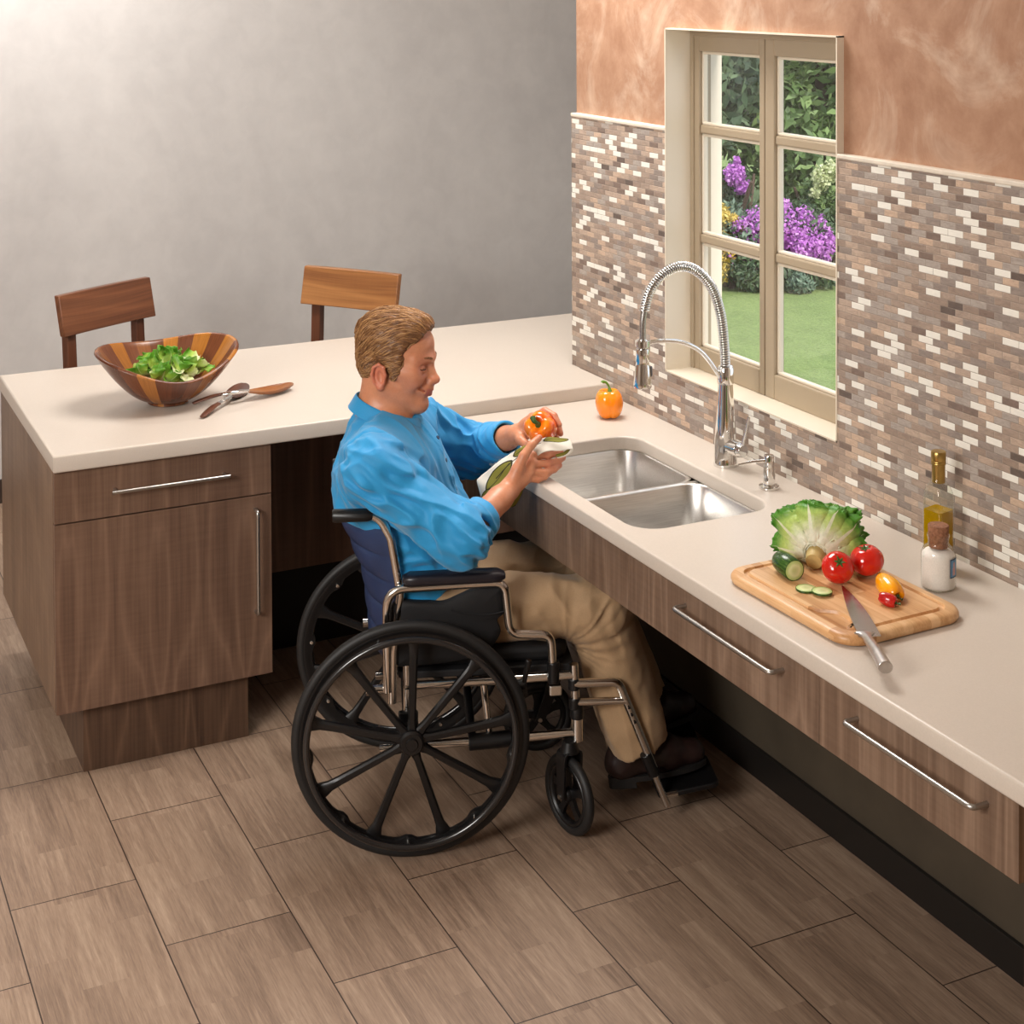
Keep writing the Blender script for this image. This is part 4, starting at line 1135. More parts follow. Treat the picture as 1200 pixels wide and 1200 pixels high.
    G().cyl((.655, sy*(Y - .014), .070), (.700, sy*(Y - .020), .072), .008).build('plate_pivot', BOLTM, wc, smooth=40)
    for (xx, zz, nm) in ((.424, .385, 'release_collar'), (.426, .335, 'release_collar')):
        G().tube([(xx, sy*Y, zz - .014), (xx, sy*Y, zz + .014)], .0155, 18).build(nm, BLACKPL, wc, smooth=40, bevel=.002)
    G().box((.360, sy*(Y - .004) - .010, .358), (.392, sy*(Y - .004) + .010, .384)).build('release_lever', BOLTM, wc, smooth=0, bevel=.003)
    for i in range(3):
        p = Vector((.566 + .008*i, 0, .321 - .020*i)); 
        G().lathe([(.001, 0), (.0035, 0), (.0035, .0016), (.001, .0016)], 12, Matrix.Translation((p.x, sy*(Y + .004 - .0008*i + .0108), p.z)) @ Matrix(((1, 0, 0, 0), (0, 0, sy, 0), (0, 1, 0, 0), (0, 0, 0, 1)))).build('adjust_hole', BLACKPL, wc, smooth=0)
# folding cross brace
for sy in (1, -1):
    G().tube([(.16, .20*sy, .258), (.16, -.20*sy, .398)], .011, 12).build('cross_brace', BLACKPL, wc, smooth=60)
    G().tube([(.30, .20*sy, .262), (.30, -.20*sy, .400)], .011, 12).build('cross_brace', BLACKPL, wc, smooth=60)
G().cyl((-.01, -.262, WR), (-.0, .262, WR), .009).build('axle', BLACKPL, wc, smooth=40)
for sy in (1, -1):
    G().box((-.03, sy*.222, .255), (.02, sy*.238, .345)).build('axle_plate', BLACKPL, wc, smooth=0, bevel=.004)
# seat sling and cushion
G().prism(rrect(-.03, -.215, .425, .215, .02), .419, .438).build('seat_sling', BLKCLOTH, wc, smooth=30, bevel=.004)
G().prism(rrect(-.03, -.195, .415, .195, .05), .438, .478).build('seat_cushion', BLKCLOTH, wc, smooth=40, bevel=.014, seg=3)
# padded back, bulging behind the sitter, five horizontal puffs
def backsurf(u, zf):
    """u -1..1 across, zf 0..1 up"""
    z = .455 + zf*.345
    x0 = (-.040 + .018*(zf/.55) if zf < .55 else -.022 - .024*(zf - .55)/.45)
    bul = (.040 + .078*zf**1.2) * (1 - abs(u)**2.4)
    puff = .013*abs(sin(pi*zf*5.0))**.45*(1 - abs(u)**6)
    return x0 - bul, z, puff
rg = []; NU, NV = 28, 60
for j in range(NV + 1):
    zf = j/NV; front = []; back = []
    for i in range(NU + 1):
        u = -1 + 2*i/NU; x_, z_, p_ = backsurf(u, zf)
        e_ = .35 + .65*min(1, (1 - abs(u))*8, zf*18 + .2, (1 - zf)*18 + .2)
        back.append((x_ - (.008 + p_)*e_, u*.214, z_)); front.append((x_ + .010*e_, u*.214, z_))
    rg.append(back + front[::-1])
G().rings(rg, True, True).build('backrest', NAVY, wc, smooth=60)
# ------------------------------------------------------------------ smooth surfaces from distance fields
F32 = np.float32
def npv(p): return np.array(p, F32)
def rcone(a, b, r1, r2):
    a, b = npv(a), npv(b); ba = b - a; L2 = float(ba @ ba); L_ = sqrt(L2)
    rr_ = r1 - r2; a2 = L2 - rr_*rr_; il2 = 1/L2
    def f(P):
        pa = P - a; y = pa @ ba; z = y - L2
        x2 = ((pa*L2 - y[:, None]*ba)**2).sum(1); y2 = y*y*L2; z2 = z*z*L2
        k = np.sign(rr_)*rr_*rr_*x2
        d = (np.sqrt(np.maximum(x2*a2*il2, 0)) + y*rr_)*il2 - r1
        c1 = np.sign(z)*a2*z2 > k; c2 = np.sign(y)*a2*y2 < k
        d = np.where(c2, np.sqrt(np.maximum(x2 + y2, 0))*il2 - r1, d)
        d = np.where(c1, np.sqrt(np.maximum(x2 + z2, 0))*il2 - r2, d)
        return d
    return f, (a + b)/2, L_/2 + max(r1, r2)
def sph(c, r):
    c = npv(c)
    return (lambda P: np.sqrt(((P - c)**2).sum(1)) - r), c, r
def ell(c, r, Rm=None):
    c = npv(c); r_ = npv(r); Rt = None if Rm is None else np.array(Rm, F32)
    def f(P):
        q = P - c
        if Rt is not None: q = q @ Rt
        k0 = np.sqrt(((q/r_)**2).sum(1)); k1 = np.sqrt(((q/(r_*r_))**2).sum(1)) + 1e-9
        return k0*(k0 - 1)/k1
    return f, c, float(max(r))
def clipcone(a, b, r1, r2, lo=None, hi=None):
    """tapered tube cut square at a fraction lo / hi of its length"""
    g, c, R_ = rcone(a, b, r1, r2); a_, b_ = npv(a), npv(b); L_ = float(np.linalg.norm(b_ - a_)); u = (b_ - a_)/L_
    def f(P):
        d = g(P); s = (P - a_) @ u
        if hi is not None: d = np.maximum(d, s - hi*L_)
        if lo is not None: d = np.maximum(d, lo*L_ - s)
        return d
    return f, c, R_
class Field:
    def __init__(s): s.it = []
    def u(s, prim, k=.01): s.it.append(('u', prim[0], prim[1], prim[2], k)); return s
    def cut(s, prim, k=.005): s.it.append(('s', prim[0], prim[1], prim[2], k)); return s
    def mesh(s, h, disp=None, band=.0, lo=None, hi=None):
        C_ = np.array([i[2] for i in s.it], F32); R_ = np.array([i[3] for i in s.it], F32); Kk = np.array([i[4] for i in s.it], F32)
        isu = np.array([i[0] == 'u' for i in s.it])
        if lo is None: lo = (C_[isu] - R_[isu, None]).min(0) - .02
        if hi is None: hi = (C_[isu] + R_[isu, None]).max(0) + .02
        B = 12
        nb = np.ceil((np.array(hi) - np.array(lo))/(h*B)).astype(int); n = nb*B
        vol = np.full(tuple(n), .05, F32); rad = h*B*.8661 + h
        ax = np.arange(B, dtype=F32)*h
        loc_ = np.stack(np.meshgrid(ax, ax, ax, indexing='ij'), -1).reshape(-1, 3)
        mid = loc_.mean(0)
        bi = np.stack(np.meshgrid(*[np.arange(k) for k in nb], indexing='ij'), -1).reshape(-1, 3)
        org = np.array(lo, F32) + bi*(h*B); cen = org + mid
        # which items can matter for which block
        D = np.sqrt(((cen[:, None, :] - C_[None])**2).sum(2)) - R_[None]
        act = D < (rad + Kk[None]*1.2 + band)
        for b in np.nonzero((act & isu[None]).any(1))[0]:
            # coarse test at the middle
            P = org[b] + loc_
            d = np.full(len(P), .05, F32)
            for q in np.nonzero(act[b])[0]:
                op, fn, c, r, k = s.it[q]
                e = fn(P).astype(F32)
                if op == 'u':
                    hh = np.maximum(k - np.abs(d - e), 0)/k; d = np.minimum(d, e) - hh*hh*k*.25
                else:
                    e = -e; hh = np.maximum(k - np.abs(d - e), 0)/k; d = np.maximum(d, e) + hh*hh*k*.25
            if disp is not None and d.min() < .03 and d.max() > -.03: d = d + disp(P, d)
            i, j, k_ = bi[b]*B
            vol[i:i+B, j:j+B, k_:k_+B] = d.reshape(B, B, B)
        return nets(vol, np.array(lo, F32), h)
def nets(vol, lo, h):
    ins = vol < 0
    nx, ny, nz = vol.shape
    cnt = np.zeros((nx-1, ny-1, nz-1), np.int8)
    offs = [(a, b, c) for a in (0, 1) for b in (0, 1) for c in (0, 1)]
    for a, b, c in offs: cnt += ins[a:nx-1+a, b:ny-1+b, c:nz-1+c]
    cells = np.argwhere((cnt > 0) & (cnt < 8))
    idx = np.full(cnt.shape, -1, np.int32); idx[tuple(cells.T)] = np.arange(len(cells))
    acc = np.zeros((len(cells), 3), F32); num = np.zeros(len(cells), F32)
    for a in offs:
        for axis in range(3):
            if a[axis]: continue
            b = list(a); b[axis] = 1
            va = vol[tuple((cells + a).T)]; vb = vol[tuple((cells + b).T)]
            m = (va < 0) != (vb < 0); t_ = np.where(m, va/np.where(m, va - vb, 1), 0)
            p = np.tile(np.array(a, F32), (len(cells), 1)); p[:, axis] = t_
            acc += p*m[:, None]; num += m
    V = lo + (cells + acc/num[:, None])*h
    Fs = []
    for axis in range(3):
        o1, o2 = [(1, 2), (2, 0), (0, 1)][axis]
        sl = [slice(1, -1)]*3; sl[axis] = slice(0, -1)
        sh = list(sl); sh[axis] = slice(1, None)
        A = ins[tuple(sl)]; Bb = ins[tuple(sh)]
        base = np.array([1, 1, 1]); base[axis] = 0
        for flag in (True, False):
            E_ = np.argwhere((A != Bb) & (A == flag)) + base
            if not len(E_): continue
            q = []
            for d1, d2 in ((-1, -1), (0, -1), (0, 0), (-1, 0)):
                c = E_.copy(); c[:, o1] += d1; c[:, o2] += d2; q.append(idx[tuple(c.T)])
            q = np.stack(q, 1)
            Fs.append(q if flag else q[:, ::-1])
    F_ = np.concatenate(Fs); F_ = F_[(F_ >= 0).all(1)]
    return V, F_
def np_mesh(name, V, F_, mat, parent, attrs=None, smooth=180):
    me = bpy.data.meshes.new(name); n = len(F_)
    me.vertices.add(len(V)); me.vertices.foreach_set('co', V.astype(F32).ravel())
    me.loops.add(4*n); me.loops.foreach_set('vertex_index', F_.astype(np.int32).ravel())
    me.polygons.add(n); me.polygons.foreach_set('loop_start', np.arange(0, 4*n, 4, dtype=np.int32))
    me.update(); me.validate()
    for k, v in (attrs or {}).items():
        a = me.attributes.new(k, 'FLOAT', 'POINT'); a.data.foreach_set('value', v.astype(F32))
    return link(name, me, mat, parent, smooth)
_perm = np.random.default_rng(3).permutation(256).astype(np.int32)
_grad = np.random.default_rng(4).normal(size=(256, 3)).astype(F32); _grad /= np.linalg.norm(_grad, axis=1)[:, None]
def perlin(P):
    i = np.floor(P).astype(np.int32); f = (P - i).astype(F32); w = f*f*f*(f*(f*6 - 15) + 10)
    out = 0
    for a in (0, 1):
        for b in (0, 1):
            for c in (0, 1):
                hsh = _perm[(_perm[(_perm[(i[:, 0] + a) & 255] + i[:, 1] + b) & 255] + i[:, 2] + c) & 255]
                g = _grad[hsh]; dv = f - npv((a, b, c))
                out = out + (g*dv).sum(1)*(w[:, 0] if a else 1 - w[:, 0])*(w[:, 1] if b else 1 - w[:, 1])*(w[:, 2] if c else 1 - w[:, 2])
    return out*1.6
def sstep(x, a, b):
    t_ = np.clip((x - a)/(b - a), 0, 1); return t_*t_*(3 - 2*t_)
# ------------------------------------------------------------------ the man, same local axes as the wheelchair
man = empty('person', CO, CROT, label='man in a bright blue shirt and khaki trousers, seated in the wheelchair, drying a pepper', cat='person')
sR, eR, wR = (-.085, -.200, .950), (.130, -.262, .796), (.268, -.118, .866)
sL, eL, wL = (.000, .185, .985), (.203, .295, .848), (.312, .098, .948)
lerp = lambda a, b, t_: tuple(a[i] + (b[i] - a[i])*t_ for i in range(3))
hipR, hipL = (.055, -.095, .560), (.055, .095, .560)
kR, kL = (.500, -.116, .540), (.500, .112, .560)
aR, aL = (.612, -.116, .170), (.650, .120, .185)
PSI = R(-14); Rt_ = np.array(Matrix.Rotation(PSI, 3, 'Z'))
# head frame
HS = .985
HM = Matrix.Translation((-.027, -.004, 1.180)) @ Matrix.Rotation(R(-22), 4, 'Z') @ Matrix.Rotation(R(8), 4, 'Y')
HR = np.array(HM.to_3x3())
def hp(x, y, z): return tuple(HM @ Vector((x*HS, y*HS, z*HS)))
def hrc(a, b, r1, r2): return rcone(hp(*a), hp(*b), r1*HS, r2*HS)
def hel(c, r, extra=None):
    Rm = HM.to_3x3() if extra is None else HM.to_3x3() @ extra
    return ell(hp(*c), tuple(q*HS for q in r), np.array(Rm))
def hsp(c, r): return sph(hp(*c), r*HS)
B_ = Field()
# skull and face
B_.u(hel((-.004, 0, .062), (.098, .076, .074)), .01)
B_.u(hel((.036, 0, .040), (.064, .066, .062)), .02); B_.u(hel((.038, 0, .070), (.062, .060, .052)), .015)
B_.u(hel((.045, 0, -.022), (.052, .060, .080)), .025)
for s in (-1, 1):
    B_.u(hrc((.000, s*.055, -.048), (.078, s*.016, -.092), .020, .019), .03)
    B_.u(hel((.068, s*.040, -.020), (.030, .024, .026)), .022)
    B_.u(hrc((.030, s*.062, .000), (.072, s*.052, .002), .013, .013), .025)
B_.u(hsp((.086, 0, -.094), .021), .022); B_.u(hel((.076, 0, -.010), (.028, .037, .042)), .012)
B_.u(hrc((.098, -.014, .036), (.074, -.050, .037), .0115, .011), .018)
B_.u(hrc((.098, .014, .036), (.074, .050, .037), .0115, .011), .018)
for s in (-1, 1):
    B_.cut(hel((.106, s*.031, .013), (.018, .019, .013)), .014)
    B_.u(hsp((.0825, s*.032, .014), .0138), .004)
    B_.u(hrc((.0935, s*.018, .0055), (.088, s*.044, .007), .0042, .0040), .006)
    B_.cut(hrc((.0985, s*.021, .0115), (.092, s*.045, .0125), .0011, .0011), .0022)
    B_.cut(hrc((.098, s*.020, .0215), (.090, s*.046, .021), .0014, .0014), .004)
B_.u(hrc((.099, 0, .022), (.1195, 0, -.017), .0080, .0105), .014)
B_.u(hsp((.1225, 0, -.018), .0102), .008)
for s in (-1, 1):
    B_.u(hel((.109, s*.0120, -.022), (.0115, .0080, .0085)), .007)
    B_.cut(hel((.1150, s*.0060, -.0300), (.0055, .0035, .004)), .004)
B_.u(hel((.094, 0, -.046), (.024, .030, .024)), .016)
B_.u(hrc((.1105, 0, -.0465), (.094, -.024, -.044), .0058, .0035), .006)
B_.u(hrc((.1105, 0, -.0465), (.094, .024, -.044), .0058, .0035), .006)
B_.u(hrc((.1075, 0, -.0600), (.093, -.021, -.052), .0072, .0038), .006)
B_.u(hrc((.1075, 0, -.0600), (.093, .021, -.052), .0072, .0038), .006)
for s in (-1, 1):
    B_.cut(hrc((.1165, 0, -.0535), (.100, s*.026, -.0480), .0028, .0024), .003)
    B_.cut(hrc((.100, s*.026, -.0480), (.089, s*.033, -.0415), .0028, .0024), .004)
    B_.cut(hrc((.102, s*.0240, -.022), (.090, s*.043, -.040), .0016, .0022), .013)
B_.cut(hrc((.112, -.016, -.0745), (.112, .016, -.0745), .004, .004), .012)
for s in (-1, 1):
    ex = Matrix.Rotation(R(-16), 3, 'Y') @ Matrix.Rotation(R(s*24), 3, 'Z'); EZ = -.020
    B_.u(hel((-.012, s*.081, .004 + EZ), (.0195, .0075, .033), ex), .008)
    pts = [(.004, .081, -.012), (.006, .084, .010), (.000, .087, .030), (-.014, .089, .037), (-.027, .090, .026), (-.030, .089, .006), (-.022, .085, -.014), (-.010, .082, -.026)]
    for a, b in zip(pts, pts[1:]): B_.u(hrc((a[0], s*a[1], a[2] + EZ), (b[0], s*b[1], b[2] + EZ), .0042, .0042), .004)
    B_.u(hsp((-.004, s*.081, -.026 + EZ), .0085), .006)
    B_.cut(hel((-.006, s*.0895, .003 + EZ), (.0100, .0085, .018), ex), .004)
    B_.cut(hel((-.014, s*.094, .022 + EZ), (.009, .005, .008), ex), .004)
# neck and trunk
B_.u(rcone(hp(-.022, 0, -.040), (-.062, .004, 1.030), .060, .066), .03)
B_.u(rcone((-.062, .004, 1.030), (-.05, 0, .90), .066, .12), .04)
B_.u(ell((-.035, 0, .875), (.118, .170, .15), Rt_), .05)
B_.u(ell((.03, 0, .70), (.100, .150, .17), Rt_), .06)
B_.u(ell((.05, 0, .575), (.090, .140, .07)), .05)
for a, b, c in ((sR, eR, wR), (sL, eL, wL)):
    B_.u(rcone((-.05, a[1]*.4, 1.0), a, .055, .052), .04)
    B_.u(rcone(a, b, .052, .043), .03)
    B_.u(rcone(b, lerp(b, c, .35), .036, .0385), .02)
    B_.u(rcone(lerp(b, c, .35), lerp(b, c, .8), .0395, .031), .02)
    B_.u(rcone(lerp(b, c, .8), c, .031, .028), .015)
for a, b, c in ((hipR, kR, aR), (hipL, kL, aL)):
    B_.u(rcone(a, b, .07, .05), .03); B_.u(rcone(b, c, .048, .034), .02)
# hands
def hand(wrist, mcps, fingers, thumb, rads):
    m = [npv(p) for p in mcps]; w_ = npv(wrist)
    for i, p in enumerate(m):
        st = w_*.93 + p*.07 + (p - sum(m)/4)*.30
        B_.u(rcone(tuple(st), tuple(p), .0155, .0112), .012)
        B_.u(rcone(tuple(w_*.45 + p*.55), tuple(p), .0135, .0118), .010)
        if i: B_.u(rcone(tuple((m[i-1]*.6 + w_*.4)), tuple((p*.6 + w_*.4)), .0125, .0125), .012)
        if i: B_.u(rcone(tuple(m[i-1]*.9 + w_*.1), tuple(p*.9 + w_*.1), .0105, .0105), .006)
    for p, ch, r in zip(m, fingers, rads):
        prev = tuple(p)
        rr_ = [r*1.10, r*1.0, r*.92, r*.80]
        for q, c in enumerate(ch):
            B_.u(rcone(prev, c, rr_[q], rr_[q+1]), .0035); prev = c
    prev = tuple(thumb[0]); rr_ = [.017, .0125, .0108, .0088]
    B_.u(rcone(wrist, prev, .022, .017), .012)
    for q, c in enumerate(thumb[1:]):
        B_.u(rcone(prev, c, rr_[q], rr_[q+1]), .005); prev = c
dy = -.022
hand(wR, [(.338, -.068, .940), (.334, -.082, .921), (.326, -.093, .903), (.314, -.101, .888)],
     [[(.379, -.050, .931), (.402, -.036, .933), (.419, -.024, .936)], [(.380, -.068, .915), (.406, -.050, .915), (.424, -.032, .918)],
      [(.370, -.084, .897), (.395, -.068, .899), (.412, -.050, .904)], [(.348, -.096, .882), (.368, -.084, .885), (.383, -.070, .891)]],
     [(.292, -.112, .916), (.309, -.106, .950), (.331, -.094, .975), (.353, -.082, .990)], [.0098, .0100, .0095, .0083])
hand(wL, [(.353, .062, 1.004), (.347, .070, .988), (.340, .074, .970), (.333, .072, .953)],
     [[(.384, .036, 1.029), (.407, .014, 1.020), (.418, -.002, 1.000)], [(.396, .052, 1.006), (.419, .032, .993), (.424, .016, .970)],
      [(.391, .065, .977), (.416, .046, .963), (.415, .030, .944)], [(.377, .066, .949), (.400, .051, .941), (.405, .038, .928)]],
     [(.318, .074, .952), (.318, .044, .948), (.332, .022, .941), (.348, .008, .936)], [.0098, .0100, .0095, .0083])
V, F_ = B_.mesh(.0023, lo=(-.26, -.36, .44), hi=(.47, .40, 1.34)) if False else B_.mesh(.0024)
Hinv = np.linalg.inv(np.array(HM)); hv = (np.c_[V, np.ones(len(V))] @ Hinv.T)[:, :3]/HS
inhead = (hv[:, 2] > -.12) & (hv[:, 0] > -.12)
lip = inhead*(hv[:, 0] > .086)*(sstep(-np.abs(hv[:, 2] + .0535 - .10*np.maximum(np.abs(hv[:, 1]) - .006, 0)), -.0125, -.008))*sstep(-np.abs(hv[:, 1]), -.027, -.021)
earm = sstep(np.abs(hv[:, 1]), .076, .086)*(np.abs(hv[:, 2] + .02) < .05)*(np.abs(hv[:, 0]) < .06)
nose = np.exp(-(((hv - npv((.1235, 0, -.022)))/.02)**2).sum(1)); chk = np.exp(-((((np.abs(hv) - npv((.088, .042, .020)))*npv((1, 1, 1)))/.025)**2).sum(1))
tipm = np.zeros(len(V))
for p in ((.419, -.024, .936), (.424, -.032, .918), (.412, -.050, .904), (.383, -.070, .891), (.353, -.082, .99), (.418, -.002, 1.0), (.424, .016, .97), (.38, -.068, .915), (.384, .036, 1.029), (.407, .014, 1.02)):
    tipm = np.maximum(tipm, np.exp(-(((V - npv(p))/.018)**2).sum(1)))
red = np.clip(earm*.8 + nose*.55 + chk*.45 + tipm*.6, 0, 1)
t = NT('skin')
lipa = t.n('ShaderNodeAttribute', attribute_name='lip').outputs['Fac']; reda = t.n('ShaderNodeAttribute', attribute_name='red').outputs['Fac']
f = t.noise(t.co(), 26, 4, .6); f2 = t.noise(t.co(), 220, 3, .6)
c = t.ramp(t.math('ADD', t.math('MULTIPLY', f, .7), t.math('MULTIPLY', f2, .3)), [(.32, srgb(194, 126, 92)), (.68, srgb(212, 146, 110))])
c = t.mix(t.math('MULTIPLY', reda, .75), c, srgb(204, 112, 88))
c = t.mix(t.math('MULTIPLY', lipa, .8), c, srgb(178, 92, 82))
t.set(c, .41, Subsurface_Weight=.12, Subsurface_Scale=.006)
t.b.inputs['Subsurface Radius'].default_value = (1.0, .35, .2)
t.bump(f2, .10, .0006)
SKIN = t.m
np_mesh('body', V, F_, SKIN, man, {'lip': lip, 'red': red})

# eyelashes and brows
LASH = plain('lash', srgb(66, 44, 34), .6, nscale=100, namt=.1)
BROW = plain('brow_hair', srgb(142, 98, 62), .7, nscale=300, namt=.25)
for s in (-1, 1):
    P_ = bez([hp(.0968, s*.0205, .0118), hp(.0972, s*.030, .0105), hp(.0945, s*.040, .0112), hp(.0885, s*.0475, .0135)], 6)
    n = len(P_); G().tube(P_, [.0006 + .0009*sin(pi*i/(n - 1)) for i in range(n)], 8).build('eyelashes', LASH, man, smooth=60)
    g = G(); q = random.Random(9)
    for i in range(60):
        f_ = q.random(); y_ = .013 + .040*f_; z_ = .0385 + .006*sin(pi*min(1, f_*1.1)) + q.uniform(-.0028, .0028)
        x_ = .1105 - .032*f_**1.8 - 3*(z_ - .041)**2
        a = Vector((x_, s*y_, z_)); b = a + Vector((-.004 - .003*f_, s*.0075, .0015 - .004*f_))
        g.tube([hp(*a), hp(*(a.lerp(b, .5) + Vector((.001, 0, 0)))), hp(*b)], [.0007, .0006, .0002], 4)
    g.build('eyebrow', BROW, man, smooth=60)

# ------------------------------------------------------------------ hair
Hf = Field()
Hf.u(hel((-.010, 0, .070), (.1075, .0865, .084)), .01)
Hf.u(hel((.034, 0, .112), (.062, .062, .036)), .03)
Hf.u(hel((.054, 0, .122), (.036, .048, .019)), .02)
Hf.u(hel((-.056, 0, .004), (.048, .068, .060)), .03)
for s in (-1, 1):
    Hf.u(hel((.022, s*.066, .046), (.045, .018, .045)), .02)
    Hf.u(hel((.025, s*.0725, .004), (.013, .0060, .026)), .014)
# clear the face, the ears and the neck
Hf.cut(hel((.129, 0, .046), (.074, .092, .090)), .006)
for s in (-1, 1):
    Hf.cut(hel((.090, s*.070, .034), (.046, .045, .060)), .010)
    Hf.cut(hel((-.012, s*.094, -.022), (.027, .026, .036)), .008)
    Hf.cut(hel((-.000, s*.088, -.066), (.050, .030, .036)), .010)
Hf.cut(hel((.02, 0, -.085), (.10, .09, .055)), .012)
Hf.cut(hel((-.06, 0, -.110), (.08, .09, .060)), .010)
def flow(P):
    """combing direction in head space: up over the front, then back, then down"""
    x, y, z = P[:, 0], P[:, 1], P[:, 2]
    d = np.stack([-np.ones_like(x), .25*np.sign(y)*np.clip(.5 - z/.16, 0, 1), -.15 - .9*np.clip((.05 - x)/.12, 0, 1.2)*1.0 + .5*np.clip((x - .03)/.07, 0, 1)], 1)
    side = np.clip((np.abs(y) - .045)/.03, 0, 1); d[:, 2] -= side*.30
    return d/np.linalg.norm(d, axis=1)[:, None]
def hdisp(P, d):
    q = ((np.c_[P, np.ones(len(P))] @ Hinv.T)[:, :3]/HS).astype(F32)
    az = np.arctan2(q[:, 2] - .03, np.abs(q[:, 1]) + .02)
    wob = perlin(q*22)*.35
    s_ = np.stack([az*9 + wob*2.2 + q[:, 0]*12*np.clip(q[:, 2]*8, 0, 1)*.2, q[:, 0]*14 + wob, np.sign(q[:, 1])*3 + q[:, 2]*6], 1)
    s2 = np.stack([az*26 + wob*6, q[:, 0]*20, q[:, 2]*9], 1)
    return (-.0055*np.abs(perlin(s_)) - .0030*np.abs(perlin(s2)) + .0024 + .003*perlin(q*30)).astype(F32)
hV, hF = Hf.mesh(.0024, hdisp)
t = NT('hair')
ra = t.n('ShaderNodeAttribute', attribute_name='rnd').outputs['Fac']
f = t.noise(t.co(), 60, 4, .6)
t.set(t.ramp(t.math('ADD', t.math('MULTIPLY', f, .5), t.math('MULTIPLY', ra, .5)), [(.25, srgb(94, 62, 38)), (.5, srgb(138, 96, 60)), (.78, srgb(186, 142, 94))]), .42, Specular_IOR_Level=.4)
HAIR = t.m
hq = (np.c_[hV, np.ones(len(hV))] @ Hinv.T)[:, :3]/HS
azv = np.arctan2(hq[:, 2] - .03, np.abs(hq[:, 1]) + .02)
hair = np_mesh('hair', hV, hF, HAIR, man, {'rnd': .12 + .55*np.abs(perlin(np.stack([azv*30, hq[:, 0]*16, hq[:, 2]*10], 1).astype(F32)))})
# loose strands lying on the hair
from mathutils.bvhtree import BVHTree
bv = BVHTree.FromPolygons([tuple(p) for p in hV], [tuple(f_) for f_ in hF])
g = G(); RN = []; q = np.random.default_rng(8); starts = q.choice(len(hV), 2100)
HMn = np.array(HM)
for si in starts:
    p = Vector(hV[si]); hh = Hinv @ np.array([*p, 1]); h0 = hh[:3]/HS
    if h0[2] < -.05: continue
    L_ = q.uniform(.025, .065); nS = 8; pts = []; lift = q.uniform(.0006, .0030)
    for k in range(nS + 1):
        loc_, nor, _, _ = bv.find_nearest(p)
        if loc_ is None: break
        hl = (Hinv @ np.array([*loc_, 1]))[:3]/HS
        d = flow(hl[None])[0]; dv = Vector(HMn[:3, :3] @ d); dv = (dv - nor*dv.dot(nor))
        if dv.length < 1e-4: break
        dv.normalize(); c_ = k/nS
        pts.append(loc_ + nor*(lift*(sin(pi*min(1, c_*1.0))*.9 + .1) - .0006))
        p = loc_ + dv*(L_/nS) + Vector(q.normal(size=3))*.0006
    if len(pts) > 4:
        b = len(g.v); n = len(pts); g.tube(pts, [.0003 + .0009*sin(pi*(.12 + .88*i/(n - 1))) for i in range(n)], 4); RN += [q.uniform(.2, 1.25)]*(len(g.v) - b)
st_ = g.build('strands', HAIR, hair, smooth=180)
at_ = st_.data.attributes.new('rnd', 'FLOAT', 'POINT'); at_.data.foreach_set('value', RN)

# ------------------------------------------------------------------ shirt
S_ = Field()
S_.u(ell((-.035, 0, .865), (.148, .190, .175), Rt_), .05)
S_.u(ell((.022, 0, .705), (.152, .184, .165), Rt_), .08)
S_.u(ell((.012, 0, .615), (.150, .182, .075)), .05)
S_.u(rcone((-.078, -.150, .955), (-.012, .150, .980), .082, .078), .05)
S_.u(rcone((-.060, 0, .995), sR, .062, .070), .04)
S_.u(rcone((-.060, 0, .995), sL, .062, .066), .04)
S_.u(rcone((-.058, .002, 1.005), (-.052, 0, .95), .066, .088), .03)
S_.u(rcone(sR, eR, .076, .066), .035)
S_.u(rcone(sL, eL, .072, .062), .035)
cuR, cuL = .46, .80
S_.u(clipcone(eR, wR, .060, .036, hi=cuR), .03)
S_.u(clipcone(eL, wL, .060, .041, hi=cuL), .03)
S_.u(clipcone(eR, wR, .061, .044, lo=cuR - .24, hi=cuR), .005)
S_.u(clipcone(eL, wL, .062, .045, lo=cuL - .24, hi=cuL), .005)
S_.cut(clipcone(lerp(eR, wR, cuR - .09), lerp(eR, wR, cuR + .3), .0455, .044), .003)
S_.cut(clipcone(lerp(eL, wL, cuL - .09), lerp(eL, wL, cuL + .3), .0420, .040), .003)
S_.cut(rcone((-.062, .004, 1.04), hp(-.02, 0, -.03), .064, .064), .006)
uR, uL = npv(eR) - npv(sR), npv(eL) - npv(sL); uR /= np.linalg.norm(uR); uL /= np.linalg.norm(uL)
vR, vL = npv(wR) - npv(eR), npv(wL) - npv(eL); vR /= np.linalg.norm(vR); vL /= np.linalg.norm(vL)
fx_, fy_ = npv(Rt_[:, 0]), npv(Rt_[:, 1])
def capd(P, a, b):
    a, b = npv(a), npv(b); ba = b - a; h_ = np.clip(((P - a) @ ba)/(ba @ ba), 0, 1); return np.linalg.norm(P - a - h_[:, None]*ba, axis=1)
def ridge(x): return 1 - np.abs(x)*2.0
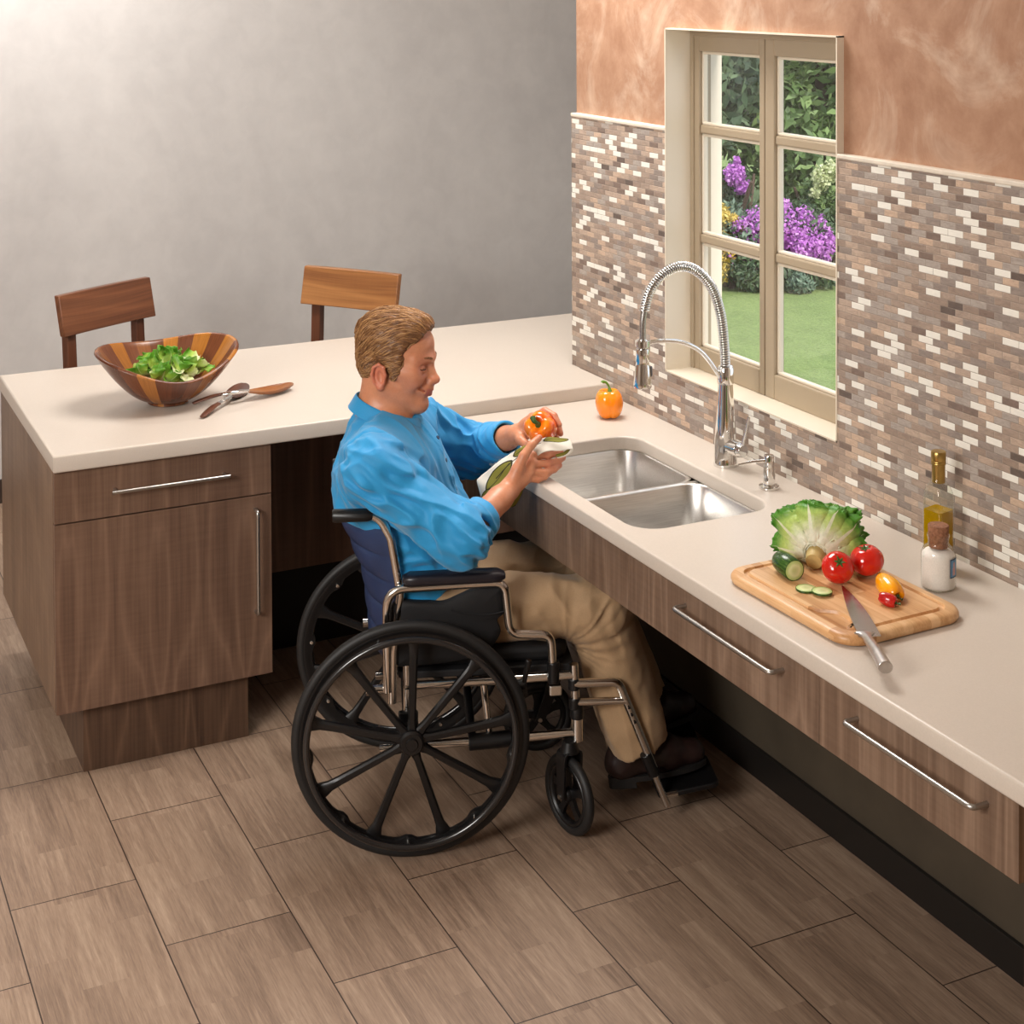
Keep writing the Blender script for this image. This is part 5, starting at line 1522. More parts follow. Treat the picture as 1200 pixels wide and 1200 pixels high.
def sdisp(P, d):
    wr = sstep(-capd(P, sR, eR), -.12, -.07); wl = sstep(-capd(P, sL, eL), -.12, -.07)
    er = sstep(-capd(P, eR, wR), -.11, -.06); el = sstep(-capd(P, eL, wL), -.11, -.06)
    out = np.zeros(len(P), F32)
    # long diagonal drags over the trunk
    q = np.stack([P @ fx_*7 + P[:, 2]*9, P @ fy_*13 - P[:, 2]*4, P[:, 2]*5 + P @ fx_*3], 1)
    tor = 1 - np.maximum.reduce([wr*.8, wl*.8, er, el])
    out -= tor*(.0105*np.maximum(ridge(perlin(q)), -.2) - .002)
    q = np.stack([P @ fx_*14 + 4, P @ fy_*24, P[:, 2]*8], 1); out -= tor*.0045*ridge(perlin(q))
    # belly creases
    bl_ = sstep(-P[:, 2], -.80, -.68)*tor
    out -= bl_*.007*np.maximum(ridge(perlin(np.stack([P[:, 0]*5, P[:, 1]*5 + 7, P[:, 2]*26 + P[:, 1]*8], 1))), 0)
    for w_, u_, o_, sgn in ((wr, uR, sR, 1.0), (wl, uL, sL, 2.0)):
        s_ = (P - npv(o_)) @ u_; lat = np.stack([P[:, 1] - P[:, 0]*.5, P[:, 0] + P[:, 2]], 1)
        q = np.stack([s_*9 + sgn*5, lat[:, 0]*17 + s_*9, lat[:, 1]*17 - s_*6], 1)
        out -= w_*(.0120*np.maximum(ridge(perlin(q)), -.1) - .003)
        out -= w_*.0048*perlin(np.stack([s_*22 + sgn, lat[:, 0]*30 + s_*18, lat[:, 1]*26], 1))
    for w_, v_, o_, sgn in ((er, vR, eR, 3.0), (el, vL, eL, 4.0)):
        s_ = (P - npv(o_)) @ v_
        calm = 1 - .85*sstep(s_, (.055 if sgn == 3.0 else .13), (.085 if sgn == 3.0 else .17))
        q = np.stack([s_*24 + sgn*7 + P[:, 2]*9, P[:, 1]*11 + s_*8, P[:, 2]*10], 1)
        out -= w_*(.0130*np.maximum(ridge(perlin(q)), -.1) - .0035)*calm
        out -= w_*calm*.0045*perlin(np.stack([s_*40, P[:, 1]*34, P[:, 2]*34], 1))
    # placket down the front, yoke seam and armhole seams
    lat = (P - npv((-.03, 0, .86))) @ fy_; fro = (P - npv((-.03, 0, .86))) @ fx_
    pk = sstep(-np.abs(lat), -.0185, -.0165)*(fro > .02)*tor
    out -= pk*.0028
    out += .003*np.exp(-((np.abs(lat) - .0125)/.0016)**2)*(fro > .02)*.5*tor
    for o_, u_ in ((sR, uR), (sL, uL)):
        ax_ = npv((0, math.copysign(1, o_[1]), -.15)); s_ = (P - npv(o_)) @ (ax_/np.linalg.norm(ax_)) + ((P - npv(o_))[:, 2])*.25
        out += .0035*np.exp(-((s_ + .012)/.0028)**2)*(capd(P, o_, o_ if False else tuple(npv(o_) + .001)) < .13)
    # the back of the chair holds the shirt
    zf = np.clip((P[:, 2] - .455)/.345, 0, 1); uu = np.clip(np.abs(P[:, 1])/.214, 0, 1)
    x0 = np.where(zf < .55, -.040 + .018*(zf/.55), -.022 - .024*(zf - .55)/.45)
    xb = x0 - (.040 + .078*zf**1.2)*(1 - uu**2.4) + .012
    lim = (xb - P[:, 0]) - np.clip(P[:, 2] - .775, 0, 1)*1.6
    out = np.where(np.abs(P[:, 1]) < .21, np.maximum(d + out, lim) - d, out).astype(F32)
    return out
sV, sF = S_.mesh(.0034, sdisp)
t = NT('blue_shirt_cotton')
f = t.noise(t.co(), 700, 2, .6); f2 = t.noise(t.co(), 5, 3)
t.set(t.mix(.4, t.ramp(f2, [(.3, srgb(20, 136, 196)), (.7, srgb(34, 154, 212))]), t.ramp(f, [(.3, srgb(18, 130, 190)), (.7, srgb(44, 164, 220))])), .62, Sheen_Weight=.25)
t.bump(f, .12, .0006)
SHIRT = t.m
shirt = np_mesh('shirt', sV, sF, SHIRT, man)
sbv = BVHTree.FromPolygons([tuple(p) for p in sV], [tuple(f_) for f_ in sF])
# collar: stand and fall, open at the throat
rg = []; NC = 48
cc = Vector((-.058, .002, 1.0))
for i in range(NC + 1):
    a = PSI*.6 + R(14) + (2*pi - R(28))*i/NC            # 0 points forward
    back = .5 - .5*cos(a - PSI*.6)
    zt_ = 1.040 + .062*back; zb_ = zt_ - .036 - .010*(1 - back)**2 - (.016 if i in (0, NC) else .008 if i in (1, NC - 1) else 0)
    d = Vector((cos(a), sin(a), 0))
    ri = .0685 + .006*(1 - back)
    rx = lambda r, z: Vector((cc.x + .028*(1 - back)*.9 + d.x*r, cc.y + d.y*r*.98, z))
    rg.append([rx(ri, zb_ + .004), rx(ri - .0005, zt_ - .004), rx(ri + .002, zt_), rx(ri + .006, zt_ - .003), rx(ri + .0190, zb_ + .010), rx(ri + .0270, zb_), rx(ri + .0235, zb_ + .002)])
G().rings(rg, True, True).build('collar', SHIRT, shirt, smooth=70, sub=1)
BUT = plain('shirt_button', srgb(38, 66, 96), .35, nscale=60, namt=.1)
for zz in (.985, .925, .850, .775, .700):
    o_ = Vector((-.03, 0, zz)); dv = Vector(Rt_[:, 0])
    hit = sbv.ray_cast(o_ + dv*.4, -dv)
    if hit[0] is not None:
        nrm = hit[1]
        G().lathe([(.001, -.0008), (.0052, -.0008), (.0056, .0006), (.0050, .0016), (.003, .0012), (.001, .0012)], 16, frame_from(hit[0], nrm.orthogonal(), nrm)).build('button', BUT, shirt, smooth=30)

# ------------------------------------------------------------------ trousers
T_ = Field()
T_.u(ell((.065, 0, .575), (.128, .186, .088)), .03)
for a, b, c in ((hipR, kR, aR), (hipL, kL, aL)):
    T_.u(rcone(a, b, .098, .072), .05)
    e_ = lerp(b, c, 1.06)
    ub = npv(c) - npv(b); ub /= np.linalg.norm(ub)
    T_.u(clipcone(b, e_, .074, .080, hi=.93), .03)
    T_.u(rcone(lerp(b, c, .45), lerp(b, c, .80), .070, .072), .03)
    T_.cut(clipcone(lerp(b, c, .80), lerp(b, c, 1.5), .068, .075), .004)
def tdisp(P, d):
    out = np.zeros(len(P), F32)
    for b, c, a, sg in ((kR, aR, hipR, 1.0), (kL, aL, hipL, 5.0)):
        kk = np.exp(-(np.linalg.norm(P - npv(b), axis=1)/.13)**2)
        th = sstep(-capd(P, a, b), -.14, -.08); shn = sstep(-capd(P, b, c), -.13, -.08)
        # folds fan out from the back of the knee
        ang = np.arctan2(P[:, 2] - b[2] + .09, P[:, 0] - b[0] + .09)
        out -= kk*.010*np.maximum(ridge(perlin(np.stack([ang*4 + sg, P[:, 1]*7 + sg, np.zeros(len(P))], 1))), -.1)
        out -= th*(.009*np.maximum(ridge(perlin(np.stack([P[:, 0]*8 + P[:, 2]*9 + sg, P[:, 1]*7, P[:, 2]*12 - P[:, 0]*6], 1))), -.1) - .003)
        out -= shn*.0085*np.maximum(ridge(perlin(np.stack([P[:, 0]*15 + P[:, 2]*5 + sg, P[:, 1]*12, P[:, 2]*4], 1))), -.1)
        # crease pressed down the front of the leg
        u_ = npv(c) - npv(b); u_ /= np.linalg.norm(u_); s_ = (P - npv(b)) @ u_
        out += .002*np.exp(-((s_ - .385)/.0022)**2)*shn
    out -= .002*perlin(P*32)
    return out
tV, tF = T_.mesh(.0042, tdisp)
t = NT('khaki_twill')
f = t.noise(t.co(), 500, 2, .6); f2 = t.noise(t.co(), 6, 3)
t.set(t.mix(.4, t.ramp(f2, [(.3, srgb(160, 129, 95)), (.7, srgb(176, 144, 108))]), t.ramp(f, [(.3, srgb(152, 122, 89)), (.7, srgb(182, 150, 114))])), .78, Sheen_Weight=.15)
t.bump(f, .15, .0008)
np_mesh('trousers', tV, tF, t.m, man)

# ------------------------------------------------------------------ shoes
LEATHER = plain('dark_leather', srgb(36, 22, 20), .34, nscale=30, namt=.2, bump=.15, bscale=240)
SOLE = plain('shoe_sole', srgb(20, 17, 16), .6, nscale=30, namt=.1)
def shoe(ank, yaw, pitch, zs_):
    M = Matrix.Translation((ank[0] - .005, ank[1], zs_)) @ Matrix.Rotation(yaw, 4, 'Z') @ Matrix.Rotation(pitch, 4, 'Y')
    tp = lambda x, y, z: tuple(M @ Vector((x, y, z)))
    f_ = Field()
    f_.u(rcone(tp(-.045, 0, .045), tp(.07, .003, .050), .036, .040), .02)
    f_.u(rcone(tp(.06, .004, .048), tp(.155, .006, .036), .041, .034), .03)
    f_.u(rcone(tp(-.035, 0, .05), tp(-.03, 0, .105), .036, .038), .03)
    f_.u(rcone(tp(.0, 0, .085), tp(.08, .0, .055), .038, .038), .03)
    f_.cut(rcone(tp(-.022, 0, .12), tp(-.02, 0, .16), .030, .036), .004)
    Minv = np.linalg.inv(np.array(M))
    def disp(P, d):
        q = (np.c_[P, np.ones(len(P))] @ Minv.T)[:, :3]
        return (np.maximum(.014 - q[:, 2], 0)*1.2 - .0015*perlin((q*40).astype(F32))).astype(F32)
    v_, q_ = f_.mesh(.0035, disp)
    o = np_mesh('shoe', v_, q_, LEATHER, man)
    prof = []
    for i in range(40):
        a = 2*pi*i/40; x = .055 + .135*cos(a); w_ = (.040 + .008*cos(a - .3))*(1 - .25*max(0, cos(a))**4); prof.append((x, w_*math.copysign(abs(sin(a))**.8, sin(a))))
    g = G().prism(prof, .002, .016, M); g.prism([(min(max(p[0], -.082), -.012), p[1]*.95) for p in prof], -.014, .003, M)
    g.build('sole', SOLE, o, smooth=30, bevel=.0015)
    lc = G()
    for k in range(4):
        x = .035 + .016*k; lc.tube(bez([tp(x, -.016, .092 - .30*(x - .03)), tp(x + .004, 0, .0985 - .30*(x - .03)), tp(x, .016, .092 - .30*(x - .03))], 4), .0018, 6)
    lc.build('laces', SOLE, o, smooth=60)
shoe((.615, -.118, 0), R(2), R(-7), .082)
shoe((.655, .118, 0), R(10), R(-9), .086)

# ------------------------------------------------------------------ the pepper he dries and the tea towel
cw_ = MATW[man.name]
pc = Vector((.368, .002, .992)); paxis = Vector((-.34, -.80, .50)).normalized()
hpq = paxis.to_track_quat('Z', 'Y').to_euler()
Rw = (cw_.to_3x3() @ hpq.to_matrix()).to_euler()
base = cw_ @ (pc - paxis*.043)
HELD = gloss('held_pepper_skin', srgb(240, 92, 8), srgb(255, 138, 18), 26, .16, stops=(.4, .6))
pepper('bell_pepper', tuple(base), tuple(Rw), .0475, HELD, 'orange bell pepper held in both hands above the sink edge, dark green stem forward', 4, STEMD, [(0, 0, .74), (.02, 0, .92), (.0, .02, 1.04), (-.14, .10, 1.12), (-.26, .30, 1.10)], depth=.24, taper=.12, h=.90, stem_r=.12)
tw_rows = [  # edge A (upper), edge B (lower), right end first
    ((.400, -.058, .934), (.404, -.070, .930)), ((.425, -.052, .940), (.430, -.066, .934)), ((.444, -.040, .955), (.446, -.060, .944)), ((.440, -.036, .968), (.441, -.062, .950)),
    ((.412, -.044, .976), (.414, -.072, .950)), ((.380, -.050, .980), (.384, -.076, .952)), ((.350, -.056, .974), (.356, -.076, .944)), ((.322, -.052, .962), (.332, -.074, .926)),
    ((.292, -.040, .944), (.306, -.066, .900)), ((.262, -.030, .922), (.280, -.060, .872)), ((.232, -.026, .898), (.252, -.056, .842)), ((.204, -.022, .876), (.222, -.050, .822)), ((.192, -.020, .862), (.206, -.046, .806))]
def sheet(rows, nv, wave):
    A = bez([r[0] for r in rows], 5); Bq = bez([r[1] for r in rows], 5); n = len(A); g = G(); uv = []
    for i in range(n):
        for j in range(nv + 1):
            v = j/nv; p = A[i].lerp(Bq[i], v); nrm = Vector((-.2, -.8, .5))
            p = p + nrm*(wave*sin(v*pi)*(1) + .0025*sin(i*.55 + v*5))
            g.v.append(tuple(p)); uv.append((i/(n - 1), v))
    g.f = [(i*(nv+1)+j, (i+1)*(nv+1)+j, (i+1)*(nv+1)+j+1, i*(nv+1)+j+1) for i in range(n - 1) for j in range(nv)]
    return g, uv
g, uv = sheet(tw_rows, 10, .004)
# second end hanging below the wrist
g2, uv2 = sheet([((.296, -.064, .872), (.318, -.060, .868)), ((.288, -.062, .848), (.312, -.056, .842)), ((.276, -.060, .824), (.300, -.052, .816)), ((.262, -.058, .800), (.288, -.050, .796))], 6, .004)
b_ = len(g.v); g.v += g2.v; g.f += [tuple(i + b_ for i in f_) for f_ in g2.f]; uv += [(1.4 + .35*a, b) for a, b in uv2]
t = NT('leaf_print_towel')
ua = t.n('ShaderNodeAttribute', attribute_name='tu').outputs['Fac']; va = t.n('ShaderNodeAttribute', attribute_name='tv').outputs['Fac']
L_ = t.math('MULTIPLY', ua, .36); W_ = t.math('MULTIPLY', va, .075)
col = srgb(228, 222, 208)
cur = None
def leafmask(cx, cy, ang, a, b):
    dx = t.math('SUBTRACT', L_, cx); dy_ = t.math('SUBTRACT', W_, cy); ca, sa = cos(ang), sin(ang)
    x = t.math('ADD', t.math('MULTIPLY', dx, ca), t.math('MULTIPLY', dy_, sa)); y = t.math('SUBTRACT', t.math('MULTIPLY', dy_, ca), t.math('MULTIPLY', dx, sa))
    e = t.math('ADD', t.math('POWER', t.math('ABSOLUTE', t.math('DIVIDE', x, a)), 1.5), t.math('POWER', t.math('ABSOLUTE', t.math('DIVIDE', y, b)), 1.5))
    return e, y
OLIVE, DKOL = srgb(128, 124, 44), srgb(52, 50, 24)
c = col
for cx, cy, ang, a, b in ((.128, .010, .15, .034, .021), (.020, .02, 0, .04, .04), (.215, .012, .1, .030, .022), (.292, .040, .35, .040, .027), (.345, .070, .6, .03, .02), (.56, .04, 0, .08, .06)):
    e, y = leafmask(cx, cy, ang, a, b)
    c = t.mix(t.math('LESS_THAN', e, 1.12), c, DKOL); c = t.mix(t.math('LESS_THAN', e, .92), c, OLIVE); c = t.mix(t.math('MULTIPLY', t.math('LESS_THAN', t.math('ABSOLUTE', y), .0011), t.math('LESS_THAN', e, .8)), c, DKOL)
stem_ = t.math('LESS_THAN', t.math('ABSOLUTE', t.math('SUBTRACT', W_, t.math('ADD', .030, t.math('MULTIPLY', t.math('SUBTRACT', L_, .25), .12)))), .0016)
c = t.mix(t.math('MULTIPLY', stem_, t.math('MULTIPLY', t.math('GREATER_THAN', L_, .17), t.math('LESS_THAN', L_, .30))), c, DKOL)
t.set(c, .85); t.bump(t.noise(t.co(), 500, 2), .2, .0008)
tow = empty('tea_towel', tuple(cw_ @ Vector((.36, -.05, .95))), CROT, label='white tea towel printed with olive green leaves, held around the pepper in his hands', cat='towel')
g.v = [tuple(cw_ @ Vector(p)) for p in g.v]
o = g.build('cloth', t.m, tow, world=True, smooth=180)
for nm, k in (('tu', 0), ('tv', 1)):
    a = o.data.attributes.new(nm, 'FLOAT', 'POINT'); a.data.foreach_set('value', [q_[k] for q_ in uv])
md = o.modifiers.new('sub', 'SUBSURF'); md.levels = 1; md.render_levels = 1
md = o.modifiers.new('thick', 'SOLIDIFY'); md.thickness = .0032; md.offset = 0
# ------------------------------------------------------------------ garden
GZ = -.50
t = NT('lawn_grass')
f = t.noise(t.vec('MULTIPLY', t.co(), (1.6, .8, 1)), 2.2, 7, .8, .8); f2 = t.noise(t.vec('MULTIPLY', t.co(), (1, 1, 1)), 34, 4, .7)
t.set(t.mix(.55, t.ramp(f, [(.36, srgb(104, 130, 62)), (.64, srgb(152, 172, 96))]), t.ramp(f2, [(.3, srgb(92, 118, 52)), (.7, srgb(158, 176, 104))])), .8)
t.bump(f2, .9, .05)
tag(G().box((WX + .12, -4.0, GZ - .1), (16, 22, GZ)).build('lawn', t.m, smooth=0), kind='structure')
tag(G().box((WX, -4.0, GZ - .1), (WX + .12, YT, -.0)).build('wall_footing', plain('concrete', srgb(150, 146, 138), .8, nscale=10, namt=.1), smooth=0), kind='structure')

def foliage_mat(name, c0, c1, c2, nscale=3.0):
    t = NT(name)
    f = t.noise(t.co(), nscale, 4, .65); oi = t.n('ShaderNodeAttribute', attribute_name='rnd').outputs['Fac']
    v = t.math('ADD', t.math('MULTIPLY', f, .6), t.math('MULTIPLY', oi, .45))
    c = t.ramp(v, [(.28, c0), (.52, c1), (.78, c2)])
    t.set(c, .6)
    tl = t.n('ShaderNodeBsdfTranslucent'); t.l(c, tl.inputs[0]); mx = t.n('ShaderNodeMixShader'); mx.inputs[0].default_value = .25
    t.l(t.b.outputs[0], mx.inputs[1]); t.l(tl.outputs[0], mx.inputs[2]); t.l(mx.outputs[0], t.out.inputs[0])
    return t.m
NG = np.random.default_rng(11)
def leaf_cloud(name, mat, parent, blobs, n, size, jitter=.35, quad=(1.0, .5), shell=.55):
    """n small leaves scattered through ellipsoid blobs (cx, cy, cz, rx, ry, rz); one mesh"""
    w = np.array([b[3]*b[4] + b[4]*b[5] + b[3]*b[5] for b in blobs]); w = w/w.sum()
    idx = NG.choice(len(blobs), n, p=w); B = np.array(blobs)[idx]
    d = NG.normal(size=(n, 3)); d /= np.linalg.norm(d, axis=1)[:, None]
    r = (shell + (1 - shell)*NG.random((n, 1)))**1.0
    lump = 1 + jitter*(NG.random((n, 1)) - .5)
    P = B[:, :3] + d*r*lump*B[:, 3:6]
    a = d + NG.normal(size=(n, 3))*.8; a /= np.linalg.norm(a, axis=1)[:, None]
    u = np.cross(a, NG.normal(size=(n, 3))); u /= np.linalg.norm(u, axis=1)[:, None]
    v = np.cross(a, u); s = size*(.6 + .8*NG.random((n, 1)))
    U, V = u*s*quad[0], v*s*quad[1]
    vs = np.stack([P - U, P - V*.9 + a*s*.12, P + U, P + V*.9 + a*s*.12], 1).reshape(-1, 3)
    I = root_inv(parent); M3 = np.array(I.to_3x3()); T3 = np.array(I.translation)
    vs = vs @ M3.T + T3
    me = bpy.data.meshes.new(name)
    me.vertices.add(4*n); me.vertices.foreach_set('co', vs.astype(np.float32).ravel())
    me.loops.add(4*n); me.loops.foreach_set('vertex_index', np.arange(4*n, dtype=np.int32))
    me.polygons.add(n); me.polygons.foreach_set('loop_start', np.arange(0, 4*n, 4, dtype=np.int32))
    me.update(); me.validate()
    at_ = me.attributes.new('rnd', 'FLOAT', 'POINT'); at_.data.foreach_set('value', np.repeat(NG.random(n), 4).astype(np.float32))
    return link(name, me, mat, parent, 0)
def blobset(c, r, n, spread=.75, small=.45, seed=1):
    g = np.random.default_rng(seed); out = [(*c, r[0]*.7, r[1]*.7, r[2]*.7)]
    for i in range(n):
        d = g.normal(size=3); d /= np.linalg.norm(d); d[2] = abs(d[2])*1.0 if g.random() < .75 else d[2]
        q = small*(.7 + .6*g.random())
        out.append((c[0] + d[0]*r[0]*spread, c[1] + d[1]*r[1]*spread, c[2] + d[2]*r[2]*spread, r[0]*q, r[1]*q, r[2]*q))
    return out
BARK = plain('bark', srgb(84, 66, 52), .9, nscale=12, namt=.25)
PURPLE = foliage_mat('purple_blossom', srgb(168, 88, 180), srgb(206, 128, 210), srgb(232, 172, 230), 9)
YELLOWF = foliage_mat('yellow_leaf', srgb(176, 148, 50), srgb(214, 186, 84), srgb(236, 216, 140), 5)
DKGREEN = foliage_mat('dark_leaf', srgb(58, 78, 58), srgb(82, 104, 72), srgb(114, 134, 96), 2)
MIDGREEN = foliage_mat('mid_leaf', srgb(74, 98, 54), srgb(104, 130, 72), srgb(142, 164, 100), 2)
GREYGREEN = foliage_mat('greyish_leaf', srgb(78, 100, 84), srgb(108, 130, 108), srgb(142, 160, 136), 3)
PALEF = foliage_mat('pale_blossom', srgb(168, 178, 120), srgb(204, 208, 156), srgb(228, 228, 190), 4)
def shrub(name, base, label, cat, parts, group=None, stems=3, h=.6):
    r_ = empty(name, base, 0, label, cat, group)
    g = G(); q = random.Random(int(abs(base[0]*100)))
    for k in range(stems):
        a = 2*pi*k/stems; g.tube(bez([(base[0] + .05*cos(a), base[1] + .05*sin(a), base[2] - .03), (base[0] + .15*h*cos(a), base[1] + .15*h*sin(a), base[2] + h*.4), (base[0] + .38*h*cos(a + .4), base[1] + .38*h*sin(a + .4), base[2] + h)], 4), [.03*min(1, h*2)]*4 + [.02*min(1, h*2)]*4 + [.012*min(1, h*2)], 7)
    g.build('stem', BARK, r_, world=True, smooth=60)
    for nm, mat, blobs, n, size, quad in parts: leaf_cloud(nm, mat, r_, blobs, n, size, quad=quad)
    return r_
LQ, FQ = (1, .42), (.8, .75)
def gp(px_, py_, dist):
    return None
GO = Vector((5.56, 6.95, GZ)); GR = Vector((.90, -.437, 0)); GF = Vector((.437, .90, 0))
def gq(r, f, z): p = GO + GR*r + GF*f; return (p.x, p.y, GZ + z)
def gb(r, f, z, rx, ry=None, rz=None): return (*gq(r, f, z), rx, ry or rx, rz or rx)
GRP = 'shrubs across the lawn'
LQ, FQ = (1, .42), (.8, .75)
shrub('rhododendron', gq(.18, .35, 0), 'rhododendron bush with dense bright purple flowers, seen through the right casement', 'shrub',
      [('foliage', DKGREEN, blobset(gq(.15, .40, .36), (.46, .40, .34), 14, seed=2) + [gb(.12, .1, .10, .5, .25, .12), gb(.45, .1, .10, .2, .2, .12)], 6400, .036, LQ),
       ('blossom', PURPLE, [gb(.18, .15, .50, .24, .22, .19), gb(.41, .12, .36, .17, .17, .15), gb(.06, .2, .70, .13, .13, .10), gb(.30, .2, .60, .10, .1, .1), gb(.52, .2, .40, .07, .07, .12), gb(-.08, .1, .52, .18, .18, .2), gb(.27, .0, .36, .16, .12, .12), gb(.46, .2, .55, .05, .05, .08)], 6000, .019, FQ)], GRP)
shrub('rhododendron', gq(-.34, .15, 0), 'paler mauve flowering bush seen through the left casement, beside the yellow shrub', 'shrub',
      [('foliage', GREYGREEN, blobset(gq(-.30, .2, .40), (.34, .3, .32), 12, seed=4), 3200, .030, LQ),
       ('foliage', DKGREEN, blobset(gq(-.25, .1, .16), (.32, .3, .18), 8, seed=5), 2200, .030, LQ),
       ('blossom', PURPLE, [gb(-.30, .0, .36, .17, .12, .12), gb(-.18, .0, .26, .12, .1, .12), gb(-.26, .0, .56, .12, .1, .08), gb(-.12, .05, .44, .10, .1, .14)], 1300, .017, FQ)], GRP)
shrub('lilac', gq(-.24, .7, 0), 'tall lilac with one rounded purple flower head above the mauve bush', 'shrub',
      [('blossom', PURPLE, [gb(-.24, .65, .93, .10, .1, .10), gb(-.17, .65, .82, .07, .07, .07), gb(-.22, .65, 1.05, .035, .035, .05)], 1500, .019, FQ),
       ('foliage', DKGREEN, blobset(gq(-.22, .8, .62), (.2, .2, .36), 8, seed=6), 1800, .034, LQ)], GRP, h=.9)
shrub('golden_shrub', gq(-.56, -.05, 0), 'yellow-leaved shrub at the left edge of the window view', 'shrub',
      [('foliage', YELLOWF, [gb(-.48, 0, .66, .12, .12, .11), gb(-.50, 0, .44, .11, .11, .16), gb(-.62, 0, .55, .18, .15, .2), gb(-.50, -.05, .20, .12, .12, .15), gb(-.36, .0, .62, .06, .06, .05), gb(-.42, -.05, .30, .08, .08, .12)], 3600, .022, LQ)], GRP)
shrub('pale_shrub', gq(.62, .7, 0), 'shrub with pale cream blossom at the upper right of the window view', 'shrub',
      [('foliage', MIDGREEN, blobset(gq(.66, .8, .45), (.36, .3, .45), 12, seed=7), 3600, .034, LQ),
       ('blossom', PALEF, [gb(.52, .5, .92, .09, .09, .12), gb(.47, .5, .78, .05, .05, .05), gb(.62, .5, .98, .1, .1, .1)], 900, .020, FQ)], GRP, h=.8)
shrub('sage_bush', gq(.20, -.15, 0), 'small round grey-green bush at the edge of the lawn', 'shrub',
      [('foliage', GREYGREEN, [gb(.20, -.15, .09, .10, .1, .10), gb(.15, -.12, .06, .08, .08, .07), gb(.26, -.12, .06, .08, .08, .07)], 1500, .020, LQ)], GRP, h=.08)
shrub('fern_clump', gq(-.08, -.05, 0), 'low dark fern clump under the mauve bush', 'shrub',
      [('foliage', MIDGREEN, [gb(-.05, -.05, .10, .13, .1, .10), gb(-.22, -.02, .08, .1, .1, .09)], 1300, .030, (1, .2))], GRP, h=.08)
TREES = (('conifer', -.70, 2.6, 'dark evergreen tree behind the yellow shrub', DKGREEN, .92, 3.0, 31), ('broadleaf_tree', .98, 2.9, 'mid green leafy tree behind the purple rhododendron', MIDGREEN, .92, 3.2, 32),
         ('broadleaf_tree', 3.1, 3.0, 'mid green leafy tree at the far side beyond the pale shrub', MIDGREEN, .92, 3.0, 33), ('conifer', -3.2, 3.0, 'dark evergreen tree farthest along the lawn from the pale shrub', DKGREEN, .92, 3.3, 34))
for nm, r, f, lab, m, rad, hh, sd in TREES:
    b = gq(r, f, 0); r_ = empty(nm, b, 0, lab, 'tree', 'trees behind the shrubs')
    G().tube([(b[0], b[1], b[2] - .05), (b[0] + .03, b[1], b[2] + hh*.4), (b[0], b[1] + .03, b[2] + hh*.75)], [.10, .08, .03], 10).build('trunk', BARK, r_, world=True, smooth=60)
    bl_ = blobset((b[0], b[1], b[2] + hh*.52), (rad, rad, hh*.50), 26, .8, .36, sd)
    leaf_cloud('foliage', m, r_, bl_, 17000, .080, quad=LQ)
for k, r in enumerate((-3.2, -1.6, 0.0, 1.6, 3.2)):
    lab = ['dark hedge plant at the far end of the row, away from the pale shrub', 'dark hedge plant behind the evergreen tree and the yellow shrub', 'dark hedge plant in the middle of the row behind the purple flowers', 'dark hedge plant in the row behind the pale shrub', 'dark hedge plant at the near end of the row, past the pale shrub'][k]
    b = gq(r, 5.2, 0); r_ = empty('hedge_plant', b, 0, lab, 'hedge plant', 'hedge behind the flower bed')
    G().tube([(b[0], b[1], b[2] - .05), (b[0], b[1], b[2] + 1.6)], [.06, .02], 8).build('stem', BARK, r_, world=True, smooth=60)
    leaf_cloud('foliage', DKGREEN, r_, blobset((b[0], b[1], b[2] + 1.5), (.84, .64, 1.5), 20, .75, .42, 50 + k), 13000, .10, quad=LQ)
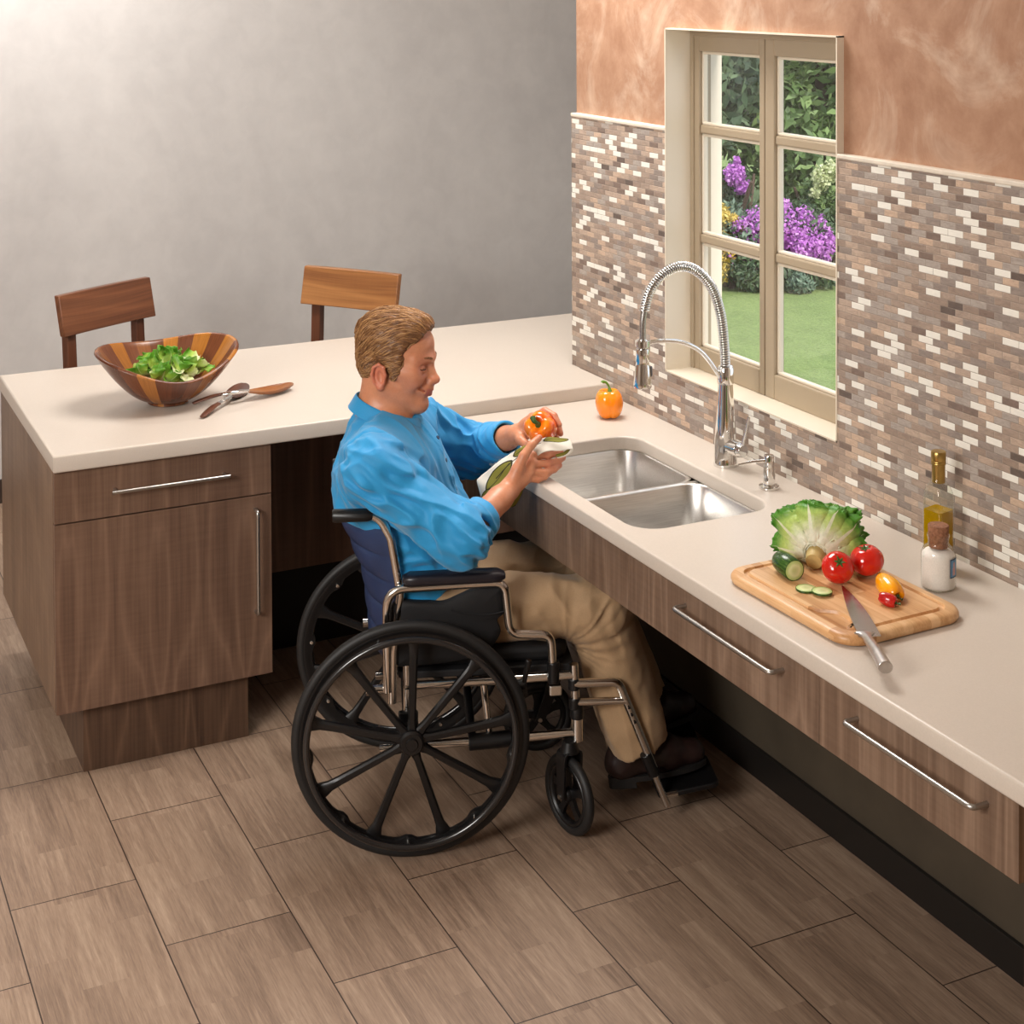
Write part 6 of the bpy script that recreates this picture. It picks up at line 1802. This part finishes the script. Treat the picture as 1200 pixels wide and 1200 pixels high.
# ------------------------------------------------------------------ camera (level lens, shifted down)
cam = bpy.data.cameras.new('camera'); co = bpy.data.objects.new('camera', cam); COL.objects.link(co)
F_PX = 1852.74; YAW, PITCH, ROLL = -.4539, -.0240, -.0043
cam.sensor_width = 36; cam.lens = 36*F_PX/1200
cam.shift_x = (600 - 598.92)/1200; cam.shift_y = (22.56 - 600)/1200
cam.clip_end = 200; cam.clip_start = .05
fw = Vector((sin(-YAW)*cos(PITCH), cos(YAW)*cos(PITCH), sin(PITCH))); rt = Vector((cos(YAW), sin(YAW), 0)); up = rt.cross(fw)
rt2 = rt*cos(ROLL) + up*sin(ROLL); up2 = up*cos(ROLL) - rt*sin(ROLL)
Mc = Matrix((rt2, up2, -fw)).transposed().to_4x4(); Mc.translation = Vector((-2.5014, -4.3891, 2.2023))
co.matrix_world = Mc
SC.camera = co
# ------------------------------------------------------------------ light
def area(name, loc, target, sx, sy, power, col=(1, 1, 1), spread=pi):
    l = bpy.data.lights.new(name, 'AREA'); l.shape = 'RECTANGLE'; l.size = sx; l.size_y = sy; l.energy = power; l.color = col; l.spread = spread
    o = bpy.data.objects.new(name, l); COL.objects.link(o); o.location = loc
    d = Vector(target) - Vector(loc); o.rotation_euler = d.to_track_quat('-Z', 'Y').to_euler(); return o
area('ceiling_lamp', (-.42, -.10, 2.95), (-.60, -.35, .9), 1.0, 1.0, 43, (1, .972, .935))
area('ceiling_lamp_rear', (-1.7, 1.5, 3.2), (-1.5, 2.6, 2.2), .5, .5, 36, (1, .98, .96))
area('fill_lamp', (-4.4, -2.9, 2.5), (-1.2, -.4, .6), 1.5, 1.3, 100, (1, .965, .92))  # fill light added at the left to lift the cabinet fronts
sun = bpy.data.lights.new('sun', 'SUN'); sun.energy = 2.9; sun.angle = R(12); sun.color = (1, .97, .92)
so = bpy.data.objects.new('sun', sun); COL.objects.link(so); so.rotation_euler = Vector((-.07, .74, -.66)).to_track_quat('-Z', 'Y').to_euler()
w = bpy.data.worlds.new('sky'); SC.world = w; w.use_nodes = True
bg = w.node_tree.nodes['Background']; bg.inputs[0].default_value = (.80, .88, 1.0, 1); bg.inputs[1].default_value = 1.25
SC.view_settings.view_transform = 'Standard'; SC.view_settings.look = 'None'; SC.view_settings.gamma = 1; SC.view_settings.use_curve_mapping = False
SC.view_settings.exposure = .45
SC.cycles.use_denoising = True
SC.cycles.max_bounces = 10; SC.cycles.transparent_max_bounces = 16
SC.cycles.sample_clamp_indirect = 6
